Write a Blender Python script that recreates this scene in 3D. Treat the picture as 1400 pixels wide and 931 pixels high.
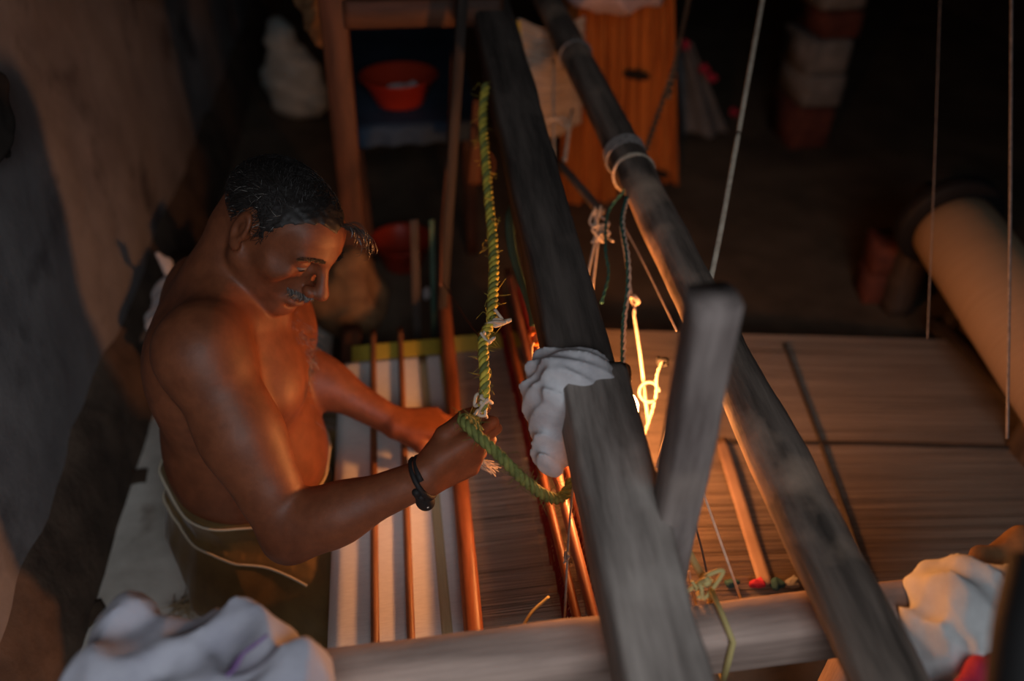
import bpy, bmesh, math, random
import numpy as np
from mathutils import Vector, noise as mnoise

for o in list(bpy.data.objects): bpy.data.objects.remove(o)
SC = bpy.context.scene
COL = SC.collection
random.seed(7); RNG = np.random.default_rng(7)
PI = math.pi

# ------------------------------------------------------------------ camera
PITCH, YAW, CAMZ = math.radians(37.8), math.radians(8.26), 1.35
cam_d = bpy.data.cameras.new('camera'); cam = bpy.data.objects.new('camera', cam_d); COL.objects.link(cam)
cam.location = (0, 0, CAMZ); cam.rotation_euler = (PI/2 - PITCH, 0, -YAW)
cam_d.lens = 28; cam_d.sensor_width = 36; cam_d.clip_start = .02
cam_d.dof.use_dof = True; cam_d.dof.focus_distance = 1.17; cam_d.dof.aperture_fstop = 1.3
SC.camera = cam
# ------------------------------------------------------------------ world, daylight, exposure
SC.view_settings.view_transform = 'Standard'; SC.view_settings.look = 'None'
SC.view_settings.gamma = 1; SC.view_settings.use_curve_mapping = False
SC.view_settings.exposure = 0.0
w = bpy.data.worlds.new('world'); SC.world = w; w.use_nodes = True
w.node_tree.nodes['Background'].inputs[0].default_value = (.45, .55, .75, 1)
w.node_tree.nodes['Background'].inputs[1].default_value = .12
LAMP_STRENGTH = 440.0
LAMP_COL = (1.0, .36, .10, 1)
# daylight entering by the window in the wall behind the photographer
al = bpy.data.lights.new('window_daylight', 'AREA'); al.shape = 'RECTANGLE'; al.size = .9; al.size_y = .8
al.energy = 7.6; al.spread = math.radians(120); al.color = (.88, .93, 1.0)
alo = bpy.data.objects.new('window_daylight', al); COL.objects.link(alo)
alo.location = (.15, -.82, 1.62); alo.rotation_euler = (Vector((-.35, .75, .10)) - Vector((.15, -.82, 1.62))).to_track_quat('-Z', 'Y').to_euler()

# ------------------------------------------------------------------ places: pixel ray of the design frame -> world point
FPX, CX, CY = 1400*28/36, 700., 465.5
cp, sp, cyw, syw = math.cos(PITCH), math.sin(PITCH), math.cos(YAW), math.sin(YAW)
FWD = np.array([syw*cp, cyw*cp, -sp]); RGT = np.array([cyw, -syw, 0]); UPV = np.array([syw*sp, cyw*sp, cp]); CAM = np.array([0, 0, CAMZ])
def ray(px, py): return FWD + RGT*(px-CX)/FPX + UPV*(CY-py)/FPX
def U(px, py, d): return CAM + d*ray(px, py)
def UZ(px, py, z): r = ray(px, py); return CAM + r*(z-CAMZ)/r[2]
def UY(px, py, y): r = ray(px, py); return CAM + r*y/r[1]
def UX(px, py, x): r = ray(px, py); return CAM + r*x/r[0]
A = lambda *a: np.array(a, float)
def nrm(v): v = np.asarray(v, float); return v/max(1e-12, np.linalg.norm(v))

# ------------------------------------------------------------------ materials
MATS = {}
def mat(name, c1, c2=None, rough=.7, scale=(1, 1, 1), nscale=6, detail=6, bump=.2, bdist=.004, sheen=0, spec=.4, lo=.35, hi=.65, extra=None, trans=0, metal=0, voro=0):
    m = bpy.data.materials.new(name); m.use_nodes = True; nt = m.node_tree; N = nt.nodes; L = nt.links
    b = N['Principled BSDF']; b.inputs['Roughness'].default_value = rough; b.inputs['Metallic'].default_value = metal
    b.inputs['Specular IOR Level'].default_value = spec
    if sheen: b.inputs['Sheen Weight'].default_value = sheen
    c2 = c2 or tuple(x*.6 for x in c1)
    at = N.new('ShaderNodeAttribute'); at.attribute_name = 'grain'
    mp = N.new('ShaderNodeMapping'); mp.inputs['Scale'].default_value = scale; L.new(at.outputs['Vector'], mp.inputs[0])
    nz = N.new('ShaderNodeTexNoise'); nz.inputs['Scale'].default_value = nscale; nz.inputs['Detail'].default_value = detail; nz.inputs['Roughness'].default_value = .62
    L.new(mp.outputs[0], nz.inputs['Vector'])
    cr = N.new('ShaderNodeValToRGB'); cr.color_ramp.elements[0].position = lo; cr.color_ramp.elements[1].position = hi
    cr.color_ramp.elements[0].color = (*c2, 1); cr.color_ramp.elements[1].color = (*c1, 1)
    L.new(nz.outputs[0], cr.inputs[0]); col = cr.outputs[0]
    if extra:                      # (colour, noise scale, lo, hi): a second layer of stains or wear
        ec, es, elo, ehi = extra
        n2 = N.new('ShaderNodeTexNoise'); n2.inputs['Scale'].default_value = es; n2.inputs['Detail'].default_value = 5
        L.new(at.outputs['Vector'], n2.inputs['Vector'])
        r2 = N.new('ShaderNodeMapRange'); r2.inputs[1].default_value = elo; r2.inputs[2].default_value = ehi; L.new(n2.outputs[0], r2.inputs[0])
        mx = N.new('ShaderNodeMix'); mx.data_type = 'RGBA'; L.new(r2.outputs[0], mx.inputs[0]); L.new(col, mx.inputs[6]); mx.inputs[7].default_value = (*ec, 1)
        col = mx.outputs[2]
    L.new(col, b.inputs['Base Color'])
    if bump:
        bp = N.new('ShaderNodeBump'); bp.inputs['Strength'].default_value = bump; bp.inputs['Distance'].default_value = bdist
        L.new(nz.outputs[0], bp.inputs['Height']); L.new(bp.outputs[0], b.inputs['Normal'])
    if trans: b.inputs['Transmission Weight'].default_value = trans
    MATS[name] = m; return m
WG = (14, 14, 1.6)
mat('grey_wood', (.38, .315, .285), (.13, .10, .09), .8, WG, 2.2, 8, .6, .006, extra=((.42, .33, .27), 3.5, .55, .75))
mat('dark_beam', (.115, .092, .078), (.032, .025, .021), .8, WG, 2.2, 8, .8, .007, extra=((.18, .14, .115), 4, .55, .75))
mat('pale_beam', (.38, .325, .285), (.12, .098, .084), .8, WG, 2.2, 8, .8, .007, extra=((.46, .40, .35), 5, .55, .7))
mat('black_wood', (.05, .038, .030), (.018, .013, .010), .85, WG, 2.2, 8, .7, .006)
mat('dark_wood', (.105, .080, .064), (.03, .022, .018), .8, WG, 2.2, 8, .7, .006, extra=((.19, .14, .11), 4, .6, .8))
mat('pole_wood', (.24, .185, .15), (.05, .038, .03), .75, WG, 2.0, 8, .8, .007, extra=((.48, .34, .25), 5, .52, .64))
mat('cross_wood', (.56, .41, .34), (.28, .20, .165), .8, WG, 1.8, 8, .5, .005)
mat('red_wood', (.36, .115, .045), (.12, .035, .014), .45, WG, 2.2, 7, .4, .003, spec=.5)
mat('brown_rod', (.30, .13, .06), (.13, .05, .02), .5, WG, 3, 7, .4, .002)
mat('shaft_wood', (.36, .15, .09), (.12, .04, .03), .4, WG, 3, 7, .3, .002, spec=.5)
mat('brown_wood', (.125, .048, .022), (.045, .017, .008), .65, WG, 2, 7, .6, .005)
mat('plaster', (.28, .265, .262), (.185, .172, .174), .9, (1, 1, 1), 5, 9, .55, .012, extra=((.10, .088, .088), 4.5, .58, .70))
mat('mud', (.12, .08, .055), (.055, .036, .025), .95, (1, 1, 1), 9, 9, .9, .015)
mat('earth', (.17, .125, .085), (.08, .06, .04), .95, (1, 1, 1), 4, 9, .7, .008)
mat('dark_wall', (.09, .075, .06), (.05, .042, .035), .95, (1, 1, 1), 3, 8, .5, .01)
mat('mat_sheet', (.72, .68, .61), (.50, .46, .40), .85, (1, 1, 1), 8, 8, .6, .008, extra=((.22, .16, .12), 7, .66, .8))
mat('mat_patch', (.10, .065, .04), (.05, .03, .02), .95, nscale=30)
mat('straw', (.55, .40, .24), (.3, .2, .1), .8)
mat('cloth_white', (.72, .72, .70), (.62, .62, .61), .9, (60, 600, 600), 1.0, 3, .12, .001, sheen=.2)
mat('cloth_yellow', (.55, .44, .06), (.42, .33, .04), .7, (60, 600, 600), 1, 3, .15, .001)
mat('cloth_gold', (.50, .44, .27), (.42, .36, .20), .6, (600, 20, 600), 1, 3, .15, .001)
mat('cloth_dark', (.05, .06, .08), (.03, .03, .04), .8)
mat('warp_yarn', (.42, .33, .255), (.19, .14, .105), .8, (3, 3, 1), 1.6, 3, 0)
mat('warp_dark', (.07, .055, .045), None, .8)
mat('red_yarn', (.30, .012, .012), (.12, .005, .006), .85, (60, 200, 6), 1, 4, .3, .002)
mat('orange_yarn', (.70, .22, .04), (.42, .10, .02), .8, (60, 200, 6), 1, 4, .3, .002)
mat('white_cloth', (.62, .61, .62), (.44, .43, .45), .92, (1, 1, 1), 22, 7, .4, .004, sheen=.2)
mat('lilac_cloth', (.50, .50, .56), (.38, .38, .45), .92, (1, 1, 1), 18, 7, .3, .004, sheen=.2)
mat('violet', (.22, .12, .30), None, .9)
mat('sack_white', (.66, .67, .66), (.50, .50, .50), .9, (1, 1, 1), 16, 7, .4, .004)
mat('crimson', (.50, .03, .07), (.32, .015, .04), .85)
mat('rope_yellow', (.60, .46, .06), (.30, .27, .04), .85, (1, 1, 1), 60, 5, .5, .002)
mat('rope_green', (.22, .23, .055), (.10, .115, .03), .85, (1, 1, 1), 60, 5, .5, .002)
mat('ribbon_green', (.07, .13, .09), (.03, .07, .05), .8)
mat('rope_brown', (.20, .13, .08), (.08, .05, .03), .9)
mat('twine', (.62, .52, .40), (.42, .33, .24), .85, nscale=60)
mat('twine_grey', (.30, .27, .25), (.17, .15, .14), .9, nscale=60)
mat('cord_white', (.72, .62, .48), (.5, .4, .3), .7, nscale=50)
mat('cord_yellow', (.66, .54, .22), (.46, .36, .14), .8)
mat('cord_teal', (.02, .12, .10), None, .6)
mat('plastic_orange', (.75, .20, .03), (.65, .16, .02), .4, bump=0)
mat('strip', (.36, .25, .20), (.26, .17, .13), .8)
mat('bakelite', (.015, .013, .012), None, .35, bump=0)
mat('brass', (.55, .30, .10), (.4, .2, .06), .35, metal=.8, bump=0)
mat('red_plastic', (.38, .034, .012), (.32, .026, .009), .35, bump=0, spec=.5)
mat('blue_cloth', (.035, .065, .11), (.022, .04, .07), .85, nscale=10)
mat('bag_white', (.42, .45, .42), (.28, .30, .28), .5, nscale=10)
mat('sack_brown', (.26, .14, .06), (.14, .07, .03), .9, nscale=18)
mat('orange_cloth', (.62, .20, .035), (.32, .09, .016), .9, (30, 30, 1.2), 2, 6, .6, .008)
mat('charred', (.02, .014, .01), None, .95)
mat('cream_sack', (.55, .47, .38), (.40, .33, .26), .9, (4, 4, 120), 1, 4, .5, .004)
mat('pink_cloth', (.48, .36, .35), (.34, .25, .25), .9, nscale=12)
mat('grey_cloth', (.22, .22, .22), (.14, .14, .14), .9, nscale=10)
mat('steel', (.62, .60, .57), (.5, .48, .46), .42, metal=1, bump=0)
mat('block_white', (.30, .29, .27), (.17, .165, .155), .9, nscale=14, bump=.6, bdist=.01)
mat('brick_red', (.17, .052, .032), (.09, .028, .02), .9, nscale=20, bump=.6, bdist=.008)
mat('roll_cream', (.38, .265, .165), (.33, .225, .135), .75, (6, 6, 300), 1, 3, .15, .001)
mat('black', (.012, .011, .011), None, .7)
mat('board', (.20, .13, .085), (.12, .08, .05), .85, WG, 2, 6, .4)
mat('teal_cloth', (.03, .10, .12), None, .9)
mat('lungi', (.165, .098, .028), (.11, .062, .017), .92, (1, 1, 1), 14, 6, .25, .003, sheen=.25)
mat('hem', (.62, .55, .42), (.5, .42, .3), .85)
mat('hair', (.016, .012, .010), (.008, .006, .005), .6, nscale=40, spec=.5)
mat('hair_grey', (.34, .31, .28), (.025, .022, .02), .5, nscale=1.3, lo=.44, hi=.62, spec=.5)
mat('hair_brown', (.075, .055, .042), (.03, .022, .018), .4, spec=.6)
mat('eye_white', (.26, .20, .16), None, .15, bump=0, spec=.6)
mat('iris', (.02, .012, .008), None, .1, bump=0, spec=.6)
mat('nail', (.42, .22, .15), None, .35, bump=0)
mat('bead', (.8, .78, .7), None, .2, bump=0)
def skin_mat():
    m = mat('skin', (.215, .066, .026), (.15, .044, .017), .55, (1, 1, 1), 34, 9, .40, .0026, spec=.45)
    nt = m.node_tree; N = nt.nodes; L = nt.links; b = N['Principled BSDF']
    b.inputs['Subsurface Weight'].default_value = .12; b.inputs['Subsurface Radius'].default_value = (.012, .005, .003); b.inputs['Subsurface Scale'].default_value = .5
    a = N.new('ShaderNodeAttribute'); a.attribute_name = 'tint'
    mx = N.new('ShaderNodeMix'); mx.data_type = 'RGBA'; src = b.inputs['Base Color'].links[0].from_socket
    L.new(a.outputs['Fac'], mx.inputs[0]); L.new(src, mx.inputs[6]); mx.inputs[7].default_value = (.085, .03, .022, 1); L.new(mx.outputs[2], b.inputs['Base Color'])
skin_mat()
def emis(name, col, st):
    m = bpy.data.materials.new(name); m.use_nodes = True; nt = m.node_tree; nt.nodes.remove(nt.nodes['Principled BSDF'])
    e = nt.nodes.new('ShaderNodeEmission'); e.inputs[0].default_value = col; e.inputs[1].default_value = st
    nt.links.new(e.outputs[0], nt.nodes['Material Output'].inputs[0]); MATS[name] = m
emis('bulb_glow', LAMP_COL, LAMP_STRENGTH)

# ------------------------------------------------------------------ mesh collecting
def wpos(o): return np.array(o['_w']) if o is not None else np.zeros(3)
class MB:
    def __init__(s): s.v = []; s.f = []; s.g = []; s.n = 0
    def add(s, V, Fc, G=None):
        V = np.asarray(V, float); s.v.append(V); s.g.append(np.asarray(G, float) if G is not None else V.copy())
        s.f += [tuple(i + s.n for i in f) for f in Fc]; s.n += len(V); return s
    def build(s, name, m, parent=None, smooth=True, label=None, cat=None, group=None, kind=None, origin=None, autosmooth=None):
        V = np.concatenate(s.v); G = np.concatenate(s.g)
        c = A(*( (V.min(0)+V.max(0))/2 )); c[2] = V[:, 2].min()
        if origin is not None: c = np.asarray(origin, float)
        me = bpy.data.meshes.new(name); me.from_pydata((V-c).tolist(), [], s.f); me.update()
        at = me.attributes.new('grain', 'FLOAT_VECTOR', 'POINT'); at.data.foreach_set('vector', G.astype(np.float32).ravel())
        me.materials.append(MATS[m])
        if smooth: me.polygons.foreach_set('use_smooth', [True]*len(me.polygons))
        o = bpy.data.objects.new(name, me); COL.objects.link(o); o.location = c - wpos(parent); o['_w'] = c.tolist()
        if parent is not None: o.parent = parent
        tag(o, label, cat, group, kind); return o
def tag(o, label=None, cat=None, group=None, kind=None):
    if label: o['label'] = label
    if cat: o['category'] = cat
    if group: o['group'] = group
    if kind: o['kind'] = kind
    return o
def thing(name, label, cat, loc, group=None):
    o = bpy.data.objects.new(name, None); COL.objects.link(o); o.location = tuple(loc); o['_w'] = [float(x) for x in loc]; o.empty_display_size = .05
    return tag(o, label, cat, group)
def spline(P, n=8):
    P = [np.asarray(p, float) for p in P]
    if len(P) == 2: return [P[0]+(P[1]-P[0])*t for t in np.linspace(0, 1, n+1)]
    Q = [2*P[0]-P[1]] + P + [2*P[-1]-P[-2]]; out = []
    for i in range(1, len(Q)-2):
        for k in range(n):
            t = k/n; a, b, c, d = Q[i-1], Q[i], Q[i+1], Q[i+2]
            out.append(.5*((2*b)+(-a+c)*t+(2*a-5*b+4*c-d)*t*t+(-a+3*b-3*c+d)*t**3))
    out.append(P[-1]); return out
def frames(P):
    P = np.array(P); T = np.gradient(P, axis=0); T /= np.maximum(1e-9, np.linalg.norm(T, axis=1))[:, None]
    ref = A(0, 0, 1) if abs(T[0][2]) < .9 else A(1, 0, 0); N0 = nrm(np.cross(T[0], ref)); Ns = []
    for t in T: N0 = nrm(N0 - t*np.dot(N0, t)); Ns.append(N0)
    Ns = np.array(Ns); return P, T, Ns, np.cross(T, Ns)
def tube(mb, P, r, sides=8, cap=True, flat=1.0, rough=0, seed=0):
    """swept tube along points P, radius r (number or list); rough = relative lumpiness"""
    P, T, Nn, B = frames(P); n = len(P); R = np.full(n, r) if np.isscalar(r) else np.interp(np.linspace(0, 1, n), np.linspace(0, 1, len(r)), r)
    L = np.concatenate([[0], np.cumsum(np.linalg.norm(np.diff(P, axis=0), axis=1))])
    V = []; G = []
    for i in range(n):
        for k in range(sides):
            a = 2*PI*k/sides; q = 1.0
            if rough: q += rough*mnoise.noise(Vector((math.cos(a)*1.3+seed, math.sin(a)*1.3, L[i]*7))) + rough*.5*mnoise.noise(Vector((math.cos(a)*3+seed, math.sin(a)*3, L[i]*20)))
            V.append(P[i] + q*R[i]*(math.cos(a)*Nn[i] + flat*math.sin(a)*B[i])); G.append((R[i]*math.cos(a)+seed, R[i]*math.sin(a), L[i]))
    Fc = [(i*sides+k, i*sides+(k+1) % sides, (i+1)*sides+(k+1) % sides, (i+1)*sides+k) for i in range(n-1) for k in range(sides)]
    if cap: Fc += [tuple(range(sides-1, -1, -1)), tuple((n-1)*sides+k for k in range(sides))]
    return mb.add(V, Fc, G)
def rope(mb, P, r, strands=3, turn=.022, sides=5, fuzz=0, n=10, only=None):
    P = spline(P, n); P, T, Nn, B = frames(P)
    L = np.concatenate([[0], np.cumsum(np.linalg.norm(np.diff(P, axis=0), axis=1))])
    m = max(8, int(L[-1]/(turn/7))); s = np.linspace(0, L[-1], m)
    ip = lambda X: np.stack([np.interp(s, L, X[:, j]) for j in range(3)], 1)
    Pp, Np, Bp = ip(P), ip(Nn), ip(B)
    for k in (only if only is not None else range(strands)):
        a = 2*PI*k/strands + 2*PI*s/turn
        tube(mb, Pp + .56*r*(np.cos(a)[:, None]*Np + np.sin(a)[:, None]*Bp), r*.52, sides)
    for _ in range(int(fuzz*L[-1])):
        i = random.randrange(m); d = nrm(RNG.normal(size=3)); p = Pp[i] + d*r*.7
        tube(mb, [p, p+d*r*random.uniform(.5, 1.1)+RNG.normal(size=3)*r*.3, p+d*r*random.uniform(.9, 1.9)+RNG.normal(size=3)*r*.8], .00035, 3, False)
    return mb
def bar(mb, p0, p1, w, h, up=(0, 0, 1), taper=1.0, rough=.05, seed=0, nseg=24, bev=.16, bow=0):
    """hewn timber: rectangular section with worn edges, slightly uneven along its length"""
    p0, p1 = np.asarray(p0, float), np.asarray(p1, float); T = nrm(p1-p0); S = nrm(np.cross(T, up)); Z = np.cross(S, T); L = np.linalg.norm(p1-p0)
    prof = []
    c = bev
    for sx, sz in ((1, 1), (-1, 1), (-1, -1), (1, -1)):
        a, b = (sx*(1-c), sz), (sx, sz*(1-c))
        prof += [a, b] if sx*sz < 0 else [b, a]
    # walk round: add mid points on the sides
    pr = []
    for i, q in enumerate(prof): pr += [q, tuple((np.array(q)+np.array(prof[(i+1) % 8]))/2)]
    V = []; G = []; ns = len(pr)
    for i in range(nseg+1):
        t = i/nseg; k = 1+(taper-1)*t; cpt = p0 + T*L*t + Z*bow*math.sin(PI*t)
        for (a, b) in pr:
            q = 1 + rough*mnoise.noise(Vector((a*1.2+seed*3.7, b*1.2, t*L*6))) + .5*rough*mnoise.noise(Vector((a*2.5+seed, b*2.5, t*L*22)))
            V.append(cpt + S*a*w/2*k*q + Z*b*h/2*k*q); G.append((a*w/2+seed, b*h/2, t*L))
    Fc = [(i*ns+k, i*ns+(k+1) % ns, (i+1)*ns+(k+1) % ns, (i+1)*ns+k) for i in range(nseg) for k in range(ns)]
    Fc += [tuple(range(ns-1, -1, -1)), tuple(nseg*ns+k for k in range(ns))]
    return mb.add(V, Fc, G)
def sheet(mb, fn, nu, nv, th=.003):
    """curved sheet with thickness; fn(u,v)->point"""
    Pt = np.array([[fn(i/nu, j/nv) for j in range(nv+1)] for i in range(nu+1)], float)
    du = np.gradient(Pt, axis=0); dv = np.gradient(Pt, axis=1); Nn = np.cross(du, dv); Nn /= np.maximum(1e-12, np.linalg.norm(Nn, axis=2))[..., None]
    top = (Pt+Nn*th/2).reshape(-1, 3); bot = (Pt-Nn*th/2).reshape(-1, 3); n0 = len(top); W = nv+1
    Fc = []
    for i in range(nu):
        for j in range(nv):
            a, b, c, d = i*W+j, (i+1)*W+j, (i+1)*W+j+1, i*W+j+1
            Fc += [(a, b, c, d), (n0+d, n0+c, n0+b, n0+a)]
    edge = [i*W for i in range(nu+1)] + [nu*W+j for j in range(1, W)] + [i*W+nv for i in range(nu-1, -1, -1)] + [j for j in range(nv-1, 0, -1)]
    for k in range(len(edge)):
        a, b = edge[k], edge[(k+1) % len(edge)]; Fc.append((b, a, n0+a, n0+b))
    return mb.add(np.concatenate([top, bot]), Fc)
def box(mb, lo, hi, bev=0):
    lo, hi = np.asarray(lo, float), np.asarray(hi, float)
    c = (lo+hi)/2; bar(mb, (lo[0], c[1], c[2]), (hi[0], c[1], c[2]), hi[1]-lo[1], hi[2]-lo[2], rough=0, nseg=1, bev=bev or .001); return mb
def lathe(mb, prof, c, axis=(0, 0, 1), seg=40):
    axis = nrm(axis); ref = A(1, 0, 0) if abs(axis[0]) < .9 else A(0, 1, 0); S = nrm(np.cross(axis, ref)); B = np.cross(axis, S); c = np.asarray(c, float); n = len(prof)
    V = [c + axis*z + r*(math.cos(2*PI*k/seg)*S + math.sin(2*PI*k/seg)*B) for r, z in prof for k in range(seg)]
    G = [(r*math.cos(2*PI*k/seg), r*math.sin(2*PI*k/seg), z) for r, z in prof for k in range(seg)]
    Fc = [(i*seg+k, i*seg+(k+1) % seg, (i+1)*seg+(k+1) % seg, (i+1)*seg+k) for i in range(n-1) for k in range(seg)]
    if prof[0][0] > 1e-5: Fc.append(tuple(range(seg-1, -1, -1)))
    if prof[-1][0] > 1e-5: Fc.append(tuple((n-1)*seg+k for k in range(seg)))
    return mb.add(V, Fc, G)
def ring(mb, c, axis, R, r, seg=24, a0=0, a1=2*PI, sides=6, rise=0):
    axis = nrm(axis); ref = A(0, 0, 1) if abs(axis[2]) < .9 else A(1, 0, 0); S = nrm(np.cross(axis, ref)); B = np.cross(axis, S)
    return tube(mb, [np.asarray(c)+R*(math.cos(a)*S+math.sin(a)*B)+axis*rise*(a-a0)/(2*PI) for a in np.linspace(a0, a1, seg)], r, sides)

# ------------------------------------------------------------------ smooth implicit shapes -> one continuous mesh
def RC(a, b, ra, rb, k=.02, op='u'): return ('rc', np.asarray(a, np.float32), np.asarray(b, np.float32), ra, rb, k, op)
def EL(c, r, k=.02, op='u', R=None): return ('el', np.asarray(c, np.float32), np.asarray(r, np.float32), (np.eye(3) if R is None else np.asarray(R)).astype(np.float32), None, k, op)
def pdist(pr, P):
    if pr[0] == 'rc':
        _, a, b, ra, rb, _, _ = pr; ba = b-a; pa = P-a; t = np.clip(pa@ba/max(1e-12, float(ba@ba)), 0, 1)
        return np.linalg.norm(pa-t[:, None]*ba, axis=1) - (ra+(rb-ra)*t)
    if pr[0] == 'el':
        q = (P-pr[1])@pr[3]; k0 = np.linalg.norm(q/pr[2], axis=1); k1 = np.linalg.norm(q/(pr[2]**2), axis=1); return k0*(k0-1)/np.maximum(k1, 1e-6)
    if pr[0] == 'fn': return pr[1](P)
def pbound(pr):
    if pr[0] == 'rc': c = (pr[1]+pr[2])/2; return c, float(np.linalg.norm(pr[1]-pr[2])/2+max(pr[3], pr[4]))
    if pr[0] == 'el': return pr[1], float(pr[2].max())
    return np.zeros(3, np.float32), 1e3
def field(prims, P, cull=.05):
    f = np.full(len(P), .5, np.float32); lo, hi = P.min(0), P.max(0)
    for pr in prims:
        c, r = pbound(pr); d = np.linalg.norm(np.maximum(np.maximum(lo-c, c-hi), 0))
        if d > r+cull and len(P) < 200000: continue
        D = pdist(pr, P); k = pr[5]
        if pr[6] == 'u': h = np.maximum(k-np.abs(f-D), 0)/k; f = np.minimum(f, D)-h*h*k*.25
        elif pr[6] == 's': D = -D; h = np.maximum(k-np.abs(f-D), 0)/k; f = np.maximum(f, D)+h*h*k*.25
        elif pr[6] == 'i': h = np.maximum(k-np.abs(f-D), 0)/k; f = np.maximum(f, D)+h*h*k*.25
        elif pr[6] == 'd': f = f + D*(np.abs(f) < .05)
    return f.astype(np.float32)
def polygonize(prims, lo, hi, h):
    lo = np.asarray(lo, float); q = 4
    n = (np.ceil((np.asarray(hi)-lo)/(h*q)).astype(int)+1)
    cx = [lo[i]+np.arange(n[i]+1)*h*q for i in range(3)]
    Pc = np.stack(np.meshgrid(*cx, indexing='ij'), -1).reshape(-1, 3).astype(np.float32)
    Fcoarse = np.concatenate([field(prims, Pc[i:i+250000], 9) for i in range(0, len(Pc), 250000)]).reshape(n+1)
    band = np.abs(Fcoarse) < h*q*2.6
    Fd = Fcoarse.repeat(q, 0).repeat(q, 1).repeat(q, 2)[:-q+1, :-q+1, :-q+1].copy()
    near = band.copy()
    for ax in range(3):
        s = np.roll(band, 1, ax); near |= s; s = np.roll(band, -1, ax); near |= s
    bl = near.repeat(q, 0).repeat(q, 1).repeat(q, 2)[:-q+1, :-q+1, :-q+1]
    idx = np.argwhere(bl)
    for i in range(0, len(idx), 60000):
        I = idx[i:i+60000]; Fd[I[:, 0], I[:, 1], I[:, 2]] = field(prims, (lo+I*h).astype(np.float32))
    ins = Fd < 0; s = ins[:-1, :-1, :-1].astype(np.int8)*0
    for a in (0, 1):
        for b in (0, 1):
            for c in (0, 1): s += ins[a:a+s.shape[0], b:b+s.shape[1], c:c+s.shape[2]]
    act = np.argwhere((s > 0) & (s < 8)); vid = np.full(s.shape, -1, np.int32); vid[act[:, 0], act[:, 1], act[:, 2]] = np.arange(len(act))
    cor = np.array([(a, b, c) for a in (0, 1) for b in (0, 1) for c in (0, 1)]); vals = np.stack([Fd[act[:, 0]+c[0], act[:, 1]+c[1], act[:, 2]+c[2]] for c in cor], 1)
    acc = np.zeros((len(act), 3)); cnt = np.zeros(len(act))
    for i in range(8):
        for j in range(i+1, 8):
            if np.abs(cor[i]-cor[j]).sum() != 1: continue
            m = (vals[:, i] < 0) != (vals[:, j] < 0); t = np.where(m, vals[:, i]/np.where(m, vals[:, i]-vals[:, j], 1), 0)
            acc += m[:, None]*(cor[i]+t[:, None]*(cor[j]-cor[i])); cnt += m
    V = lo + (act+acc/cnt[:, None])*h; Q = []
    for ax in range(3):
        o1, o2 = [(1, 2), (2, 0), (0, 1)][ax]; sl0 = [slice(None)]*3; sl1 = [slice(None)]*3; sl0[ax] = slice(0, -1); sl1[ax] = slice(1, None)
        E = np.argwhere(ins[tuple(sl0)] != ins[tuple(sl1)])
        E = E[(E[:, o1] > 0) & (E[:, o2] > 0) & (E[:, o1] < s.shape[o1]) & (E[:, o2] < s.shape[o2])]
        d1 = np.zeros(3, int); d1[o1] = 1; d2 = np.zeros(3, int); d2[o2] = 1
        g = lambda X: vid[X[:, 0], X[:, 1], X[:, 2]]
        q4 = np.stack([g(E-d1-d2), g(E-d2), g(E), g(E-d1)], 1); flip = ~ins[E[:, 0], E[:, 1], E[:, 2]]; q4[flip] = q4[flip][:, ::-1]; Q.append(q4)
    Q = np.concatenate(Q); Q = Q[(Q >= 0).all(1)]
    return V, Q
def relax(V, Q, it=2, lam=.5):
    e = np.concatenate([Q[:, [0, 1]], Q[:, [1, 2]], Q[:, [2, 3]], Q[:, [3, 0]]])
    for _ in range(it):
        acc = np.zeros_like(V); cn = np.zeros(len(V)); 
        for j in range(3): acc[:, j] = np.bincount(e[:, 0], V[e[:, 1], j], len(V)) + np.bincount(e[:, 1], V[e[:, 0], j], len(V))
        cn = np.bincount(e[:, 0], minlength=len(V)) + np.bincount(e[:, 1], minlength=len(V)); V = V + lam*(acc/np.maximum(cn, 1)[:, None]-V)
    return V
def implicit(name, prims, lo, hi, h, m, parent=None, it=2, **kw):
    V, Q = polygonize(prims, lo, hi, h); V = relax(V, Q, it); mb = MB(); mb.add(V, []); mb.f = [tuple(q) for q in Q.tolist()]
    return mb.build(name, m, parent, **kw)
def wrinkle(amp, freq, seed=0, n=5, stretch=(1, 1, 1)):
    """folds of soft cloth as a displacement of the implicit surface"""
    r = np.random.default_rng(seed); D = [(r.normal(size=3)*freq*np.array(stretch)*r.uniform(.6, 1.6), r.uniform(0, 6.28)) for _ in range(n)]
    W = [(r.normal(size=3)*freq*.5, r.uniform(0, 6.28)) for _ in range(3)]
    def fn(P):
        wv = sum(np.sin(P@d.astype(np.float32)+p) for d, p in W)*.8
        return (amp/n*1.6*sum(2*np.abs(np.sin(.5*(P@d.astype(np.float32)+p+wv)))-1 for d, p in D)).astype(np.float32)
    return ('fn', fn, None, None, None, .01, 'd')
def cut(n, d, op='i', k=.004):
    """keep the side where n.p < d"""
    n = nrm(n).astype(np.float32); return ('fn', lambda P: P@n-np.float32(d), None, None, None, k, op)

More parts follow.
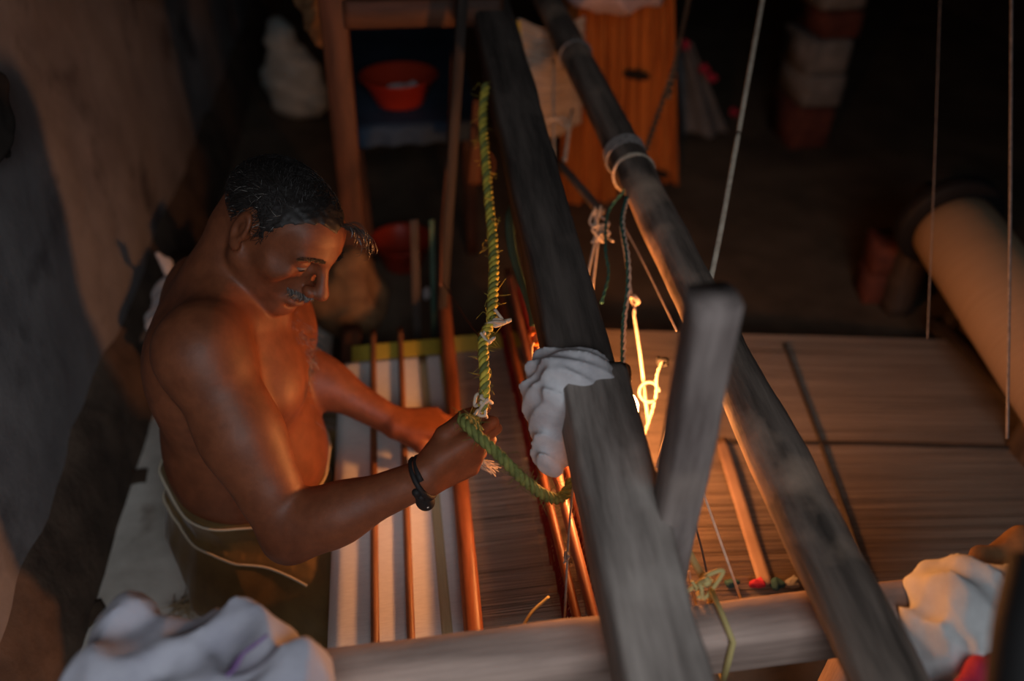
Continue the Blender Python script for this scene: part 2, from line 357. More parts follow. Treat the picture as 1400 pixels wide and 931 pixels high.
# ================================================================== THE SETTING
def structure(o): o['kind'] = 'structure'; return o
mb = MB()
PX0, PX1, PY0, PY1 = -.24, .40, .74, 1.50                       # the treadle pit under the cloth
for lo, hi in (((-.9, -1.75, -.7), (PX0, 5.8, 0)), ((PX1, -1.75, -.7), (3.4, 5.8, 0)), ((PX0, -1.75, -.7), (PX1, PY0, 0)), ((PX0, PY1, -.7), (PX1, 5.8, 0)), ((PX0, PY0, -.9), (PX1, PY1, -.6))): box(mb, lo, hi)
structure(mb.build('floor', 'earth', smooth=False))
WX = -.71
def wall_surface(x0, y0, y1, z0, z1, amp, ny, nz):
    def fn(u, v):
        y = y0+(y1-y0)*u; z = z0+(z1-z0)*v
        return (x0 + amp*mnoise.noise(Vector((y*2.2, z*2.2, 3))) + amp*.4*mnoise.noise(Vector((y*7, z*7, 9))), y, z)
    return fn
mb = MB(); sheet(mb, wall_surface(WX-.02, -1.7, 5.75, -.05, 2.75, .012, 90, 50), 150, 60, .03); structure(mb.build('wall_left', 'plaster'))
mb = MB()
def base_fn(u, v):
    y = -1.7+7.4*u; top = .22+.025*mnoise.noise(Vector((y*3, 0, 5)))+.02*mnoise.noise(Vector((y*9, 0, 2)))
    x = WX-.028+.046*(1-v**4)+.022*(1-v)**1.5+.008*mnoise.noise(Vector((y*8, v*3, 1)))*(1-v); return (x, y, -.02+(top+.02)*v)
sheet(mb, base_fn, 240, 8, .02); structure(mb.build('baseboard_left', 'mud'))
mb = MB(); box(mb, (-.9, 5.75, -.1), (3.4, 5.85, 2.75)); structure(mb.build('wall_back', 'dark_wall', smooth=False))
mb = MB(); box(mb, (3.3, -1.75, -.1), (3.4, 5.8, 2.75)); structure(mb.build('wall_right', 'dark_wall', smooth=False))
mb = MB()
wx0, wx1, wz0, wz1 = -.35, .65, 1.15, 2.05
for lo, hi in (((-.9, -.95, -.1), (wx0, -.85, 2.75)), ((wx1, -.95, -.1), (3.4, -.85, 2.75)), ((wx0, -.95, -.1), (wx1, -.85, wz0)), ((wx0, -.95, wz1), (wx1, -.85, 2.75))): box(mb, lo, hi)
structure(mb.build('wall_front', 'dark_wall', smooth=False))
mb = MB()
for lo, hi in (((wx0, -.94, wz0), (wx0+.05, -.86, wz1)), ((wx1-.05, -.94, wz0), (wx1, -.86, wz1)), ((wx0+.05, -.94, wz0), (wx1-.05, -.86, wz0+.04)), ((wx0+.05, -.94, wz1-.04), (wx1-.05, -.86, wz1))): box(mb, lo, hi)
structure(mb.build('window_1', 'brown_wood', smooth=False))
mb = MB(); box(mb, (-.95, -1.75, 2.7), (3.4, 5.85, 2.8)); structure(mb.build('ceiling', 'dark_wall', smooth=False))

# ================================================================== LOOM FRAME
B1a, B1b = U(918, 985, .80), U(652, -60, 2.05)                  # squared overhead beam
B2a, B2b = U(1240, 985, .84), U(728, -40, 2.30)                 # round overhead pole
frame = thing('loom_frame', 'weathered timber loom frame of beams, pole and posts lashed over the warp', 'loom', (.1, 1.0, 0))
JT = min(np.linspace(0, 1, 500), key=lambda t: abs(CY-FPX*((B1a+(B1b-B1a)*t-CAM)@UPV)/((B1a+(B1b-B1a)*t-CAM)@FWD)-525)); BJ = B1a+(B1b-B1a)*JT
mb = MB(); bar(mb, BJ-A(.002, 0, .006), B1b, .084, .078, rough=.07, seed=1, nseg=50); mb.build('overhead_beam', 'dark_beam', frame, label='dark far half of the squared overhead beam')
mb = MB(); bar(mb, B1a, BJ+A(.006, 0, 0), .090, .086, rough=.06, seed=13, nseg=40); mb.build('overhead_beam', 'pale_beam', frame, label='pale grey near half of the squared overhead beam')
for q_ in (B1b, B2b):
    mb = MB(); tube(mb, [q_-nrm(B1b-B1a)*.03, q_-nrm(B1b-B1a)*.03+A(0, 0, 2.70-q_[2])], .008, 8); mb.build('suspension_rope', 'rope_brown', frame)
mb = MB(); tube(mb, spline([B2a, B2a*.6+B2b*.4+A(0, 0, .006), B2b], 40), [.040, .040, .036, .037, .036, .035, .034], 20, rough=.09, seed=4); mb.build('overhead_pole', 'pole_wood', frame, label='round knotty overhead pole')
PP = U(925, 690, .92)
ptop = UY(978, 406, PP[1])
mb = MB(); bar(mb, (PP[0], PP[1], 0), (ptop[0], PP[1], ptop[2]), .045, .047, up=(0, 1, 0), rough=.08, seed=2, nseg=40, bev=.25); mb.build('upright_post', 'grey_wood', frame)
mb = MB(); bar(mb, (-.30, .525, .447), (.64, .513, .447), .058, .075, rough=.05, seed=3, nseg=40); mb.build('cross_beam', 'cross_wood', frame, label='pale sawn cross beam')
for x in (-.24, .56):
    mb = MB(); bar(mb, (x, .522, 0), (x, .522, .41), .055, .055, up=(0, 1, 0), rough=.05, seed=x, nseg=12); mb.build('support_post', 'cross_wood', frame)
mb = MB(); bar(mb, (-.165, .62, .165), (-.165, 1.60, .165), .045, .05, rough=.03, seed=5, bev=.3); mb.build('breast_beam', 'brown_wood', frame)
for y in (.65, 1.57):
    mb = MB(); bar(mb, (-.165, y, 0), (-.165, y, .145), .05, .05, up=(0, 1, 0), seed=y, nseg=6); mb.build('stake', 'brown_wood', frame)
# far uprights and head rail
FY = 1.86
q0, q1 = UY(468, 250, FY), UY(462, 30, FY)
mb = MB(); bar(mb, (q0[0], FY, 0), (q1[0]+.01, FY, 1.28), .060, .05, up=(0, 1, 0), rough=.08, seed=8, nseg=30); mb.build('far_post', 'brown_wood', frame)
r0, r1 = UY(470, 16, FY), UY(650, 14, FY)
mb = MB(); bar(mb, r0, r1+A(.06, 0, 0), .06, .062, rough=.06, seed=9); mb.build('head_rail', 'brown_wood', frame)
s0, s1 = UY(606, 400, 1.585), UY(634, -30, 1.74)
s00 = s0 + (s0-s1)/(s1[2]-s0[2])*s0[2]
mb = MB(); bar(mb, s00, s1, .022, .028, up=(0, 1, 0), rough=.08, seed=10, nseg=30); mb.build('far_post', 'black_wood', frame)
mb = MB(); bar(mb, UY(648, 250, FY-.02), UY(655, 135, FY-.02), .03, .02, up=(0, 1, 0), seed=11); mb.build('cleat', 'brown_wood', frame)
def lash(name, p, axis, R, r, turns, m, rise, parent=frame, sq=1):
    mb = MB(); ring(mb, np.asarray(p)-nrm(axis)*rise*turns/2, axis, R, r, int(26*turns), 0, 2*PI*turns, 6, rise); return mb.build(name, m, parent)
axis2 = nrm(B2b-B2a)
def onpole(px, py):                                              # nearest point of the pole axis to a sight line
    best = min(np.linspace(0, 1, 600), key=lambda t: (lambda v: abs((v-CAM)@FWD and (CY-FPX*((v-CAM)@UPV)/((v-CAM)@FWD))-py))(B2a+(B2b-B2a)*t)); return B2a+(B2b-B2a)*best
lash('lashing', onpole(0, 77), axis2, .0395, .003, 1.2, 'twine_grey', .004)
lash('lashing', onpole(0, 212), axis2+A(.05, 0, .05), .0405, .0026, 4.2, 'twine_grey', .008)
lash('lashing', onpole(0, 238), axis2+A(.2, 0, -.1), .041, .0028, 2.1, 'twine', .006)
# ================================================================== WOVEN CLOTH AND WARP
ZC = .20; CY0, CY1 = .64, 1.50
cl = thing('woven_cloth', 'white handwoven cloth with yellow border stretched on the loom before the weaver', 'cloth', (-.06, 1.05, ZC))
def cloth_piece(x0, x1, y0, y1, m, name, z=0, th=.0016, **kw):
    mb = MB(); sheet(mb, lambda u, v: (x0+(x1-x0)*u, y0+(y1-y0)*v, ZC+z), 4, 20, th); return mb.build(name, m, cl, **kw)
mb = MB()                                                       # front roll-over on the breast beam, then flat to the fell
def cfn(u, v):
    s = u*.282; y = CY0+(1.44-CY0)*v
    if s < .06: a = (1-s/.06)*1.5; return (-.165-.026*math.sin(a), y, ZC-.026*(1-math.cos(a)))
    return (-.165+(s-.06), y, ZC+.0006*mnoise.noise(Vector((s*20, y*9, 0))))
sheet(mb, cfn, 60, 60, .0016); mb.build('cloth_panel', 'cloth_white', cl)
cloth_piece(-.16, .057, 1.44, CY1, 'cloth_yellow', 'border_band', label='mustard yellow border band')
cloth_piece(-.008, .010, CY0, 1.44, 'cloth_gold', 'gold_stripe', .0012, .001)
cloth_piece(.040, .0455, CY0, 1.44, 'cloth_yellow', 'yellow_stripe', .0012, .001)
cloth_piece(.046, .0525, CY0, 1.44, 'cloth_dark', 'dark_stripe', .0012, .001)
wz = lambda x: ZC if x < .33 else ZC - (x-.33)*.145
mb = MB(); NT = 900
for i in range(NT):                                             # warp yarns: fell -> harness -> far end bar
    y = CY0 + (CY1-CY0)*(i+.5)/NT + random.uniform(-.0004, .0004); j = random.uniform(-.0009, .0009); xs = [.057, .19, .33, .6, 1.0, 1.40]
    tube(mb, [(x, y+random.uniform(-.0007, .0007)+(x > .33)*(x-.33)*.0*y, wz(x)+j+random.uniform(-.0006, .0006)) for x in xs], random.uniform(.00042, .00062), 4, seed=i*.731)
mb.build('warp_yarns', 'warp_yarn', None, smooth=False, label='beige cotton warp yarns stretched flat from the harness to the end bar', cat='yarn', kind='stuff')
# far selvedge of the warp in yellow
mb = MB()
for i in range(26):
    y = 1.44 + .06*i/26; tube(mb, [(.06, y, ZC+.0018), (.33, y, ZC+.0018)], .0012, 4)
mb.build('border_yarns', 'cloth_yellow', None, smooth=False, label='mustard border warp yarns behind the thick red bar', cat='yarn', kind='stuff')
def rod(name, px0, px1, z, r, m, label, cat='rod', rough=.06, y0=None, y1=None, flat=1.0, seed=0):
    a, b = UZ(*px0, z), UZ(*px1, z); d = (a-b)/(a[1]-b[1])
    a2 = a + d*((y1 or a[1])-a[1]); b2 = b + d*((y0 or b[1])-b[1])
    mb = MB(); tube(mb, [b2+(a2-b2)*t for t in np.linspace(0, 1, 30)], r, 12, rough=rough, flat=flat, seed=seed); return mb.build(name, m, None, label=label, cat=cat)
rod('cloth_rod', (510, 450), (513, 880), ZC+.0085, .0068, 'brown_rod', 'thin brown rod lying on the white cloth closest to the weaver', y0=.63, y1=1.54, seed=1)
rod('cloth_rod', (547, 450), (562, 870), ZC+.0085, .0066, 'brown_rod', 'thin brown rod on the cloth beside the thick red-brown bar', y0=.63, y1=1.54, seed=2)
mb = MB(); a, b = UZ(606, 400, ZC+.022), UZ(648, 866, ZC+.022); d = (a-b)/(a[1]-b[1]); b = b + d*(.63-b[1])
bar(mb, b, a, .030, .036, rough=.05, seed=6, nseg=40, bev=.4); lay = mb.build('lay_bar', 'red_wood', None, label='thick red-brown wooden bar under the weaver\'s left hand', cat='bar')
# far end of the warp
endb = thing('warp_end_bar', 'dark end bar with stakes where the warp yarns finish', 'bar', (1.40, 1.05, 0))
mb = MB(); bar(mb, (1.405, .55, .045), (1.405, 1.58, .045), .035, .035, rough=.05, seed=12); mb.build('bar', 'dark_wood', endb)
for y in (.60, 1.55):
    mb = MB(); bar(mb, (1.43, y, 0), (1.43, y, .10), .03, .03, up=(0, 1, 0), seed=y, nseg=6); mb.build('stake', 'dark_wood', endb)
def wpt(px, py, dz=.006):                                        # point on the sloping warp sheet
    r = ray(px, py); t = (ZC+.145*.33+dz-CAMZ)/(r[2]+.145*r[0]); return CAM+r*t
mb = MB(); tube(mb, spline([wpt(1072, 470), wpt(1120, 600), wpt(1190, 800)], 10), .0042, 8, rough=.1); mb.build('lease_rod', 'warp_dark', None, label='dark thin lease rod lying across the brown warp', cat='rod')
mb = MB(); tube(mb, spline([wpt(985, 604), wpt(1180, 606), wpt(1392, 612)], 10), .0045, 8, rough=.1); mb.build('warp_string', 'warp_dark', None, label='dark cord running lengthwise along the brown warp', cat='cord')
mb = MB(); sheet(mb, lambda u, v: wpt(985+u*62, 600+u*200, .012+.004*math.sin(u*6))+A(.026*(v-.5), .004*(v-.5), 0), 20, 3, .0015); mb.build('orange_strip', 'strip', None, label='orange tape hanging slack over the warp behind the upright post', cat='strip')  # narrow dull orange strip laid just above the warp yarns
for k, (px, py, mm) in enumerate(((1000, 797, 'teal_cloth'), (1035, 797, 'crimson'), (1062, 798, 'teal_cloth'), (1085, 796, 'grey_cloth'))):
    c = wpt(px, py, .010); implicit('yarn_knot', [EL(c, (.016, .012, .010)), wrinkle(.004, 200, k)], c-.03, c+.03, .0025, mm, label=['teal yarn knot on the warp beside the upright post', 'crimson yarn knot on the warp between teal knots', 'teal yarn knot on the warp beside the crimson knot', 'grey yarn knot on the warp beside the overhead pole'][k], cat='knot')
# ================================================================== HARNESS
har = thing('heddle_harness', 'heddle harness of reddish rods and dark red yarn across the warp', 'harness', (.24, 1.05, ZC))
RODS = [(.197, .285, .0075, 'red_wood'), (.216, .325, .0085, 'shaft_wood'), (.238, .320, .0085, 'shaft_wood'), (.262, .328, .008, 'red_wood'), (.287, .315, .008, 'shaft_wood')]
for k, (x, z, r, m) in enumerate(RODS):
    mb = MB(); tube(mb, [(x-.004*math.sin(t*3+k), .60+.98*t, z+.004*math.sin(t*4+k)) for t in np.linspace(0, 1, 26)], r, 12, rough=.05, seed=k); mb.build('shaft_rod', m, har)
    mb = MB(); tube(mb, [(x, .62+.92*t, .105) for t in np.linspace(0, 1, 6)], .006, 8); mb.build('lower_rod', m, har)
for x, z, m, nn in ((.197, .285, 'red_yarn', 260), (.238, .32, 'red_yarn', 150), (.262, .328, 'orange_yarn', 120)):
    mb = MB()
    for i in range(nn):
        y = .64+.87*(i+random.random())/nn; dx = random.uniform(-.006, .006)
        tube(mb, [(x+dx*.3-.004, y, z+.006), (x+dx-.010, y+random.uniform(-.003, .003), (z+.2)/2+.02), (x+dx*1.2-.002, y, ZC+.004), (x, y, .11)], .0011, 4, False)
    mb.build('heddle_yarn', m, har, smooth=False, kind='stuff')
# orange yarn hank on the harness
c = U(742, 560, 1.27); implicit('yarn_hank', [RC(c+A(-.005, .02, .035), c+A(.012, -.05, -.045), .012, .018, .02), RC(c+A(.0, .05, .01), c+A(.02, -.03, -.03), .008, .012), wrinkle(.006, 90, 3)], c-.11, c+.11, .003, 'orange_yarn', label='orange yarn hank looped on the harness beside the white wrapped rag', cat='yarn')
# ================================================================== LAMP
lc = U(853, 553, 1.36)
lamp = thing('hanging_bulb', 'bare glowing bulb in black holder hanging on twisted wire over the warp', 'lamp', lc)
mb = MB(); lathe(mb, [(0.0001, -.034), (.010, -.0325), (.0185, -.026), (.0235, -.015), (.0245, -.004), (.021, .008), (.014, .020), (.0105, .028), (.0100, .034)], lc, (-.12, .02, 1), 28); mb.build('bulb_glass', 'bulb_glow', lamp, label='glowing warm bulb')
mb = MB(); lathe(mb, [(.0105, .034), (.0118, .036), (.0118, .050), (.0105, .053)], lc, (-.12, .02, 1), 24); mb.build('bulb_cap', 'brass', lamp)
mb = MB(); lathe(mb, [(.0128, .049), (.0150, .052), (.0155, .070), (.0135, .082), (.008, .088), (.003, .090)], lc, (-.12, .02, 1), 24); sock = mb.build('socket', 'bakelite', lamp)
stop = lc + nrm(A(-.12, .02, 1))*.088
wtop = onpole(0, 245)+A(-.02, -.03, .0)
wpath = [stop, U(852, 440, 1.36), U(858, 390, 1.37), U(857, 350, 1.39), U(850, 300, 1.44), wtop]
mb = MB(); rope(mb, wpath, .0034, 2, .03, 5); mb.build('wire', 'cord_teal', lamp)
mb = MB(); rope(mb, [p+A(.003, -.002, 0) for p in wpath], .003, 2, .034, 5); mb.build('wire', 'twine', lamp)

# ================================================================== PERSON
def rotm(a, b, c):
    ca, sa, cb, sb, cc, sc = math.cos(a), math.sin(a), math.cos(b), math.sin(b), math.cos(c), math.sin(c)
    return np.array([[ca, -sa, 0], [sa, ca, 0], [0, 0, 1]])@np.array([[cb, 0, sb], [0, 1, 0], [-sb, 0, cb]])@np.array([[1, 0, 0], [0, cc, -sc], [0, sc, cc]])
HR = rotm(math.radians(-46.4), math.radians(27.1), math.radians(-25.2)); HC = A(-.199, 1.138, .724)
def H(x, y, z): return HC + HR@A(x, y, z)
person = thing('person', 'shirtless weaver in brown wrapped waistcloth seated at the loom holding the green rope', 'person', (-.36, 1.12, 0))
RS, RE, RW = A(-.322, .972, .616), A(-.222, .820, .372), A(-.012, .817, .468)
LS, LE, LW = A(-.285, 1.300, .615), A(-.262, 1.235, .385), A(-.062, 1.138, .282)
NB = A(-.288, 1.138, .600)
body = []
# torso
body += [EL((-.360, 1.12, .10), (.145, .175, .13), .05), EL((-.325, 1.115, .255), (.130, .150, .125), .06), EL((-.352, 1.12, .30), (.125, .152, .14), .06),
         EL((-.335, 1.135, .44), (.118, .160, .17), .07), EL((-.318, 1.137, .54), (.098, .165, .095), .06),
         EL((-.243, 1.058, .475), (.046, .080, .060), .045), EL((-.232, 1.205, .475), (.046, .080, .060), .045),
         EL((-.385, 1.055, .50), (.056, .080, .110), .05), EL((-.385, 1.235, .50), (.060, .085, .115), .05)]
# neck, trapezius, collar bones
nk0, nk1 = H(-.045, 0, -.055), NB
body += [RC(nk0, nk1+A(-.01, 0, -.01), .054, .064, .04), RC(H(-.06, 0, -.03), NB+A(-.06, 0, -.03), .040, .060, .04),
         RC(NB+A(-.02, -.03, .02), RS+A(.005, .03, .012), .046, .044, .05), RC(NB+A(-.02, .03, .02), LS+A(.005, -.03, .012), .046, .044, .05),
         RC(NB+A(.055, -.025, -.03), RS+A(.035, .045, .025), .011, .012, .020), RC(NB+A(.055, .025, -.03), LS+A(.035, -.045, .025), .011, .012, .020),
         RC(H(-.005, -.062, -.05), NB+A(.062, -.018, -.028), .013, .010, .022), RC(H(-.005, .062, -.05), NB+A(.062, .018, -.028), .013, .010, .022)]
# right arm
def arm(S, E, W, sgn):
    m = S+(E-S)*.45; fw = nrm(A(.6, -.2*sgn, .2)); L = [EL(S+A(0, 0, -.006), (.054, .054, .058), .045), RC(S, m, .056, .054, .05), RC(m, E, .052, .039, .04),
        RC(S+(E-S)*.3+fw*.014, S+(E-S)*.72+fw*.012, .036, .034, .03), RC(S+(E-S)*.35-fw*.016, S+(E-S)*.8-fw*.01, .036, .030, .03),
        RC(E, E+(W-E)*.35, .040, .0415, .03), RC(E+(W-E)*.30, W, .0405, .0275, .03), RC(E+(W-E)*.12+A(0, 0, .008), E+(W-E)*.5+A(0, 0, .004), .033, .026, .03)]
    return L
body += arm(RS, RE, RW, 1) + arm(LS, LE, LW, -1)
# hands
NAILS = []
def hand(W, X, Z, left, flex, tflex, thumb, spread=1.0, sc=1.0):
    X = nrm(X); Z = nrm(np.asarray(Z)-X*np.dot(Z, X)); Np = np.cross(Z, X)*(-1 if left else 1); L = []
    P = lambda x, n, z: W + sc*(X*x + Np*n + Z*z)
    bases = [(.088, .031, .0094), (.091, .0105, .0098), (.086, -.0105, .0092), (.077, -.029, .0082)]
    ph = [(.042, .026, .021), (.046, .029, .022), (.042, .027, .021), (.033, .021, .018)]
    for i, (bx, bz, r) in enumerate(bases):
        L += [RC(P(.0, .0, bz*.55), P(bx, -.003, bz), .0185*sc, .0125*sc, .014), RC(P(.03, .008, bz*.8), P(bx-.008, .008, bz*.95), .014*sc, .0115*sc, .012)]
    L += [RC(P(.02, .012, -.024), P(.06, .010, -.030), .014*sc, .012*sc, .014)]
    tips = []
    for i, (bx, bz, r) in enumerate(bases):
        p = P(bx, -.002, bz*spread); a = 0
        for j in range(3):
            a += math.radians(flex[i][j]); d = X*math.cos(a)+Np*math.sin(a)+Z*(bz*1.6*(spread-1)); q = p+nrm(d)*ph[i][j]*sc
            L.append(RC(p, q, r*sc*(1-.09*j), r*sc*(1-.09*(j+1)), .004 if j else .007)); p = q
        tips.append((p, d, r))
        NAILS.append((p - nrm(d)*.006*sc, nrm(d), nrm(-X*math.sin(a)*-1*0 + (np.cross(nrm(d), Z)*(1 if left else -1))), r*sc*.73))
    tp = [P(*t) for t in thumb]; tr = (.0165, .0135, .0115, .0095)
    for j in range(3): L.append(RC(tp[j], tp[j+1], tr[j]*sc, tr[j+1]*sc, .012 if j == 0 else .005))
    return L, P
RX = nrm(UZ(662, 610, .474)-RW)
hR, PRH = hand(RW, RX, (0, 0, 1), False, [(14, 104, 60), (18, 104, 60), (22, 104, 60), (28, 102, 60)], 0, [(.018, .012, .018), (.052, .024, .038), (.090, .026, .050), (.124, .020, .056)])
hL, PLH = hand(LW, (1, -.03, -.14), (.02, -1, .05), True, [(22, 48, 30), (24, 50, 30), (24, 52, 30), (26, 52, 30)], 0, [(.018, .010, .020), (.050, .020, .045), (.078, .026, .056), (.100, .034, .060)])
body += hR + hL
# lower legs in the pit
for (kn, ft) in ((A(-.075, .845, .075), A(-.06, .90, -.50)), (A(-.03, 1.29, .065), A(-.04, 1.25, -.50))):
    body += [RC((kn[0]-.26, 1.12+(kn[1]-1.12)*.5, .095), kn, .085, .058, .03), RC(kn, ft, .055, .036, .03), RC(ft+A(-.03, 0, -.06), ft+A(.15, 0, -.072), .034, .026, .02)]
# head
def HE(c, r, k, op='u', R=None): return EL(H(*c), r, k, op, HR if R is None else HR@R)
def HRC(a, b, ra, rb, k, op='u'): return RC(H(*a), H(*b), ra, rb, k, op)
head = [HE((-.010, 0, .020), (.094, .074, .072), .03), HE((.028, 0, -.030), (.056, .058, .078), .03), HE((.042, 0, .028), (.049, .061, .048), .03),
        HRC((-.002, .046, -.055), (.062, .010, -.096), .022, .019, .016), HRC((-.002, -.046, -.055), (.062, -.010, -.096), .022, .019, .016),
        HE((.072, 0, -.098), (.018, .022, .017), .016), HE((.066, 0, -.060), (.032, .034, .030), .02)]
for s in (-1, 1):
    head += [HRC((.088, s*.010, .016), (.073, s*.046, .012), .0112, .0095, .012), HE((.054, s*.046, -.026), (.026, .016, .016), .03), HRC((.094, s*.022, -.044), (.076, s*.036, -.070), .0035, .002, .008, 's'),
             HE((.092, s*.030, -.003), (.0185, .019, .0135), .011, 's'), HE((.085, s*.040, -.050), (.012, .016, .022), .02, 's'), HE((.072, s*.070, .010), (.02, .010, .03), .02, 's')]
head += [HRC((.091, 0, .010), (.112, 0, -.026), .0075, .0098, .012), HE((.116, 0, -.035), (.0135, .0135, .0110), .008), HE((.104, .0145, -.039), (.0115, .0080, .0090), .005), HE((.104, -.0145, -.039), (.0115, .0080, .0090), .005),
         HE((.108, .007, -.0475), (.006, .0035, .004), .004, 's'), HE((.108, -.007, -.0475), (.006, .0035, .004), .004, 's'),
         HE((.092, 0, -.0625), (.011, .022, .0065), .006), HE((.089, 0, -.0755), (.0115, .019, .0072), .006), HE((.098, 0, -.0690), (.012, .026, .0013), .004, 's'), HE((.083, 0, -.085), (.006, .016, .004), .008, 's')]
for s in (-1, 1):                                                # lids over the eyeballs, gaze cast down
    head += [HE((.0735, s*.031, .0015), (.0140, .0165, .0095), .003), HE((.0725, s*.031, -.0105), (.0125, .0150, .0050), .004)]
    RE_ = rotm(s*math.radians(22), math.radians(8), 0)            # ears
    ec = A(-.012, s*.080, -.004)
    head += [HE(ec, (.019, .0075, .032), .006, R=RE_), HE(ec+A(.002, s*.0065, .003), (.0105, .0055, .019), .004, 's', R=RE_), HE(ec+A(.004, s*.001, .006), (.006, .004, .010), .004, R=RE_),
             HE(ec+A(.006, s*-.001, -.028), (.009, .006, .010), .008, R=RE_), HE(ec+A(.014, s*-.002, -.004), (.005, .006, .008), .005)]
body += head
# navel, nipples
lo, hi = A(-.56, .72, -.60), A(.16, 1.42, .87)
mbp = polygonize(body, lo, hi, .0027)
V, Q = mbp; V = relax(V, Q, 1, .5)
nip = [A(-.20, 1.045, .462), A(-.19, 1.225, .462)]
mb = MB(); mb.add(V, []); mb.f = [tuple(q) for q in Q.tolist()]
bo = mb.build('body', 'skin', person)
tint = np.zeros(len(V))
for n in nip: tint = np.maximum(tint, np.clip(1-(np.linalg.norm(V-n, axis=1)-.012)/.012, 0, 1)*.8)
hl = (V-HC)@HR
lip = np.clip(1-np.sqrt(((hl[:, 0]-.098)/.014)**2+(hl[:, 1]/.024)**2+((hl[:, 2]+.069)/.012)**2), 0, 1); tint = np.maximum(tint, np.clip(lip*3, 0, .55))
ta = bo.data.attributes.new('tint', 'FLOAT', 'POINT'); ta.data.foreach_set('value', tint.astype(np.float32))
# eyes
for s in (-1, 1):
    mb = MB(); lathe(mb, [(.0118*math.sin(a), -.0118*math.cos(a)) for a in np.linspace(.01, PI-.01, 14)], H(.0755, s*.031, -.0035), HR@A(1, 0, -.35), 20); e = mb.build('eye', 'eye_white', person)
    mb = MB(); lathe(mb, [(.0119*math.sin(a)*1.01, -.0119*math.cos(a)) for a in np.linspace(PI-.5, PI-.01, 5)], H(.0757, s*.031, -.0036), HR@A(1, -.2, -.75), 18); mb.build('iris', 'iris', e)
# nails
for (p, d, n, r) in NAILS:
    n = nrm(n); S = nrm(np.cross(d, n)); mb = MB(); sheet(mb, lambda u, v: p + d*(u-.5)*r*1.7 + S*(v-.5)*r*1.5 + n*(r*1.12-(2*(v-.5))**2*r*.35), 4, 4, .0008); mb.build('fingernail', 'nail', person)
# hair: close cap on the skull, then strands
hx = np.array([-.13, -.07, -.045, -.028, -.012, .006, .016, .026, .040, .055, .070, .10]); hz = np.array([-.060, -.060, -.035, .012, .028, .020, -.022, .008, .040, .056, .066, .078])
def hair_region(L):
    x, y, z = L[:, 0], np.abs(L[:, 1]), L[:, 2]; return z - np.interp(x, hx, hz) + np.clip(.028-y, 0, .03)*.55*(x > .03)
capf = ('fn', lambda P: (lambda L: -hair_region(L).astype(np.float32)*.8)((P-HC.astype(np.float32))@HR.astype(np.float32)), None, None, None, .010, 'i')
hcap = [HE((-.010, 0, .022), (.0968, .0762, .0742), .02), HE((.041, 0, .029), (.0505, .0622, .0495), .03), wrinkle(.0022, 300, 5, 6), capf]
implicit('hair', hcap, HC-.16, HC+.16, .0032, 'hair', person, it=1)
mb = MB(); mg = MB(); cnt = 0
while cnt < 3600:
    d = nrm(RNG.normal(size=3)); Lp = A(-.010, 0, .022)+d*A(.0968, .0762, .0742)
    if d[2] < -.75 or hair_region(Lp[None])[0] < .002: continue
    cnt += 1; nl = nrm(d/A(.1025, .0795, .0885)); comb = A(-.3, .35*np.sign(d[1])*-1+.2, -.45) if d[0] < .5 else A(.25, .5, .35)
    comb = comb+RNG.normal(size=3)*.22; tg = nrm(comb-nl*np.dot(comb, nl)); ln = random.uniform(.014, .030) if abs(d[1]) > .75 or d[2] < .1 else random.uniform(.022, .046)
    p0 = Lp-nl*.002; p1 = p0+tg*ln*.5+nl*.0045; p2 = p0+tg*ln+nl*(.003-ln*ln*4)
    gr = (abs(d[1]) > .70 or d[2] < .15) and random.random() < .12
    tube(mg if gr else mb, [H(*p0), H(*p1), H(*p2)], [.0005, .00045, .0002], 3, False, seed=cnt*.637)
mb.build('hair_strands', 'hair', person, smooth=False, kind='stuff'); mg.build('grey_hair_strands', 'hair_grey', person, smooth=False, kind='stuff', label='greying strands at the temple')
mb = MB()                                                        # forelock curling out over the brow
for i in range(34):
    t = random.random(); s0_ = A(.066+.014*random.random(), .012+.036*t, .068-.014*t); k = random.uniform(.6, 1.15); tw = RNG.normal(size=3)*.004
    pts = [s0_, s0_+A(.018, .006, .012)*k+tw, s0_+A(.036, .012, .008)*k+tw*1.4, s0_+A(.044, .016, -.006)*k+tw*1.8, s0_+A(.036, .018, -.016)*k+tw*2]
    tube(mb, [H(*p) for p in spline(pts, 4)], [.0005, .0005, .0003], 3, False)
mb.build('forelock', 'hair_brown', person, smooth=False, kind='stuff', label='curled grey-black forelock')
mb = MB()
for i in range(230):
    y = random.uniform(-.030, .030); b = A(.104-abs(y)**1.6*6.0, y, -.0525-.10*abs(y)*abs(y)*10+random.uniform(-.0028, .0028)); d = A(.003, .0050*np.sign(y)*(.4+abs(y)*40), -.0085*(1-abs(y)*14))+RNG.normal(size=3)*.0015
    tube(mb, [H(*(b-A(.004, 0, 0))), H(*(b+d*.5+A(.002, 0, 0))), H(*(b+d))], [.0006, .0006, .0002], 3, False, seed=i*.637)
mb.build('moustache', 'hair_grey', person, smooth=False, kind='stuff', label='grey moustache')
for s in (-1, 1):
    mb = MB()
    for i in range(90):
        t = random.random(); b = A(.0995-.021*t**1.6, s*(.010+.040*t), .0185+.004*math.sin(t*3)-.004*t)+A(0, 0, random.uniform(-.003, .003)); d = A(.001, s*.008, .002-.004*t)+RNG.normal(size=3)*.001
        tube(mb, [H(*b), H(*(b+d*.6+A(.001, 0, 0))), H(*(b+d))], [.0006, .0005, .0002], 3, False)
    mb.build('eyebrow', 'hair', person, smooth=False, kind='stuff')
mb = MB()                                                        # grey chest hair
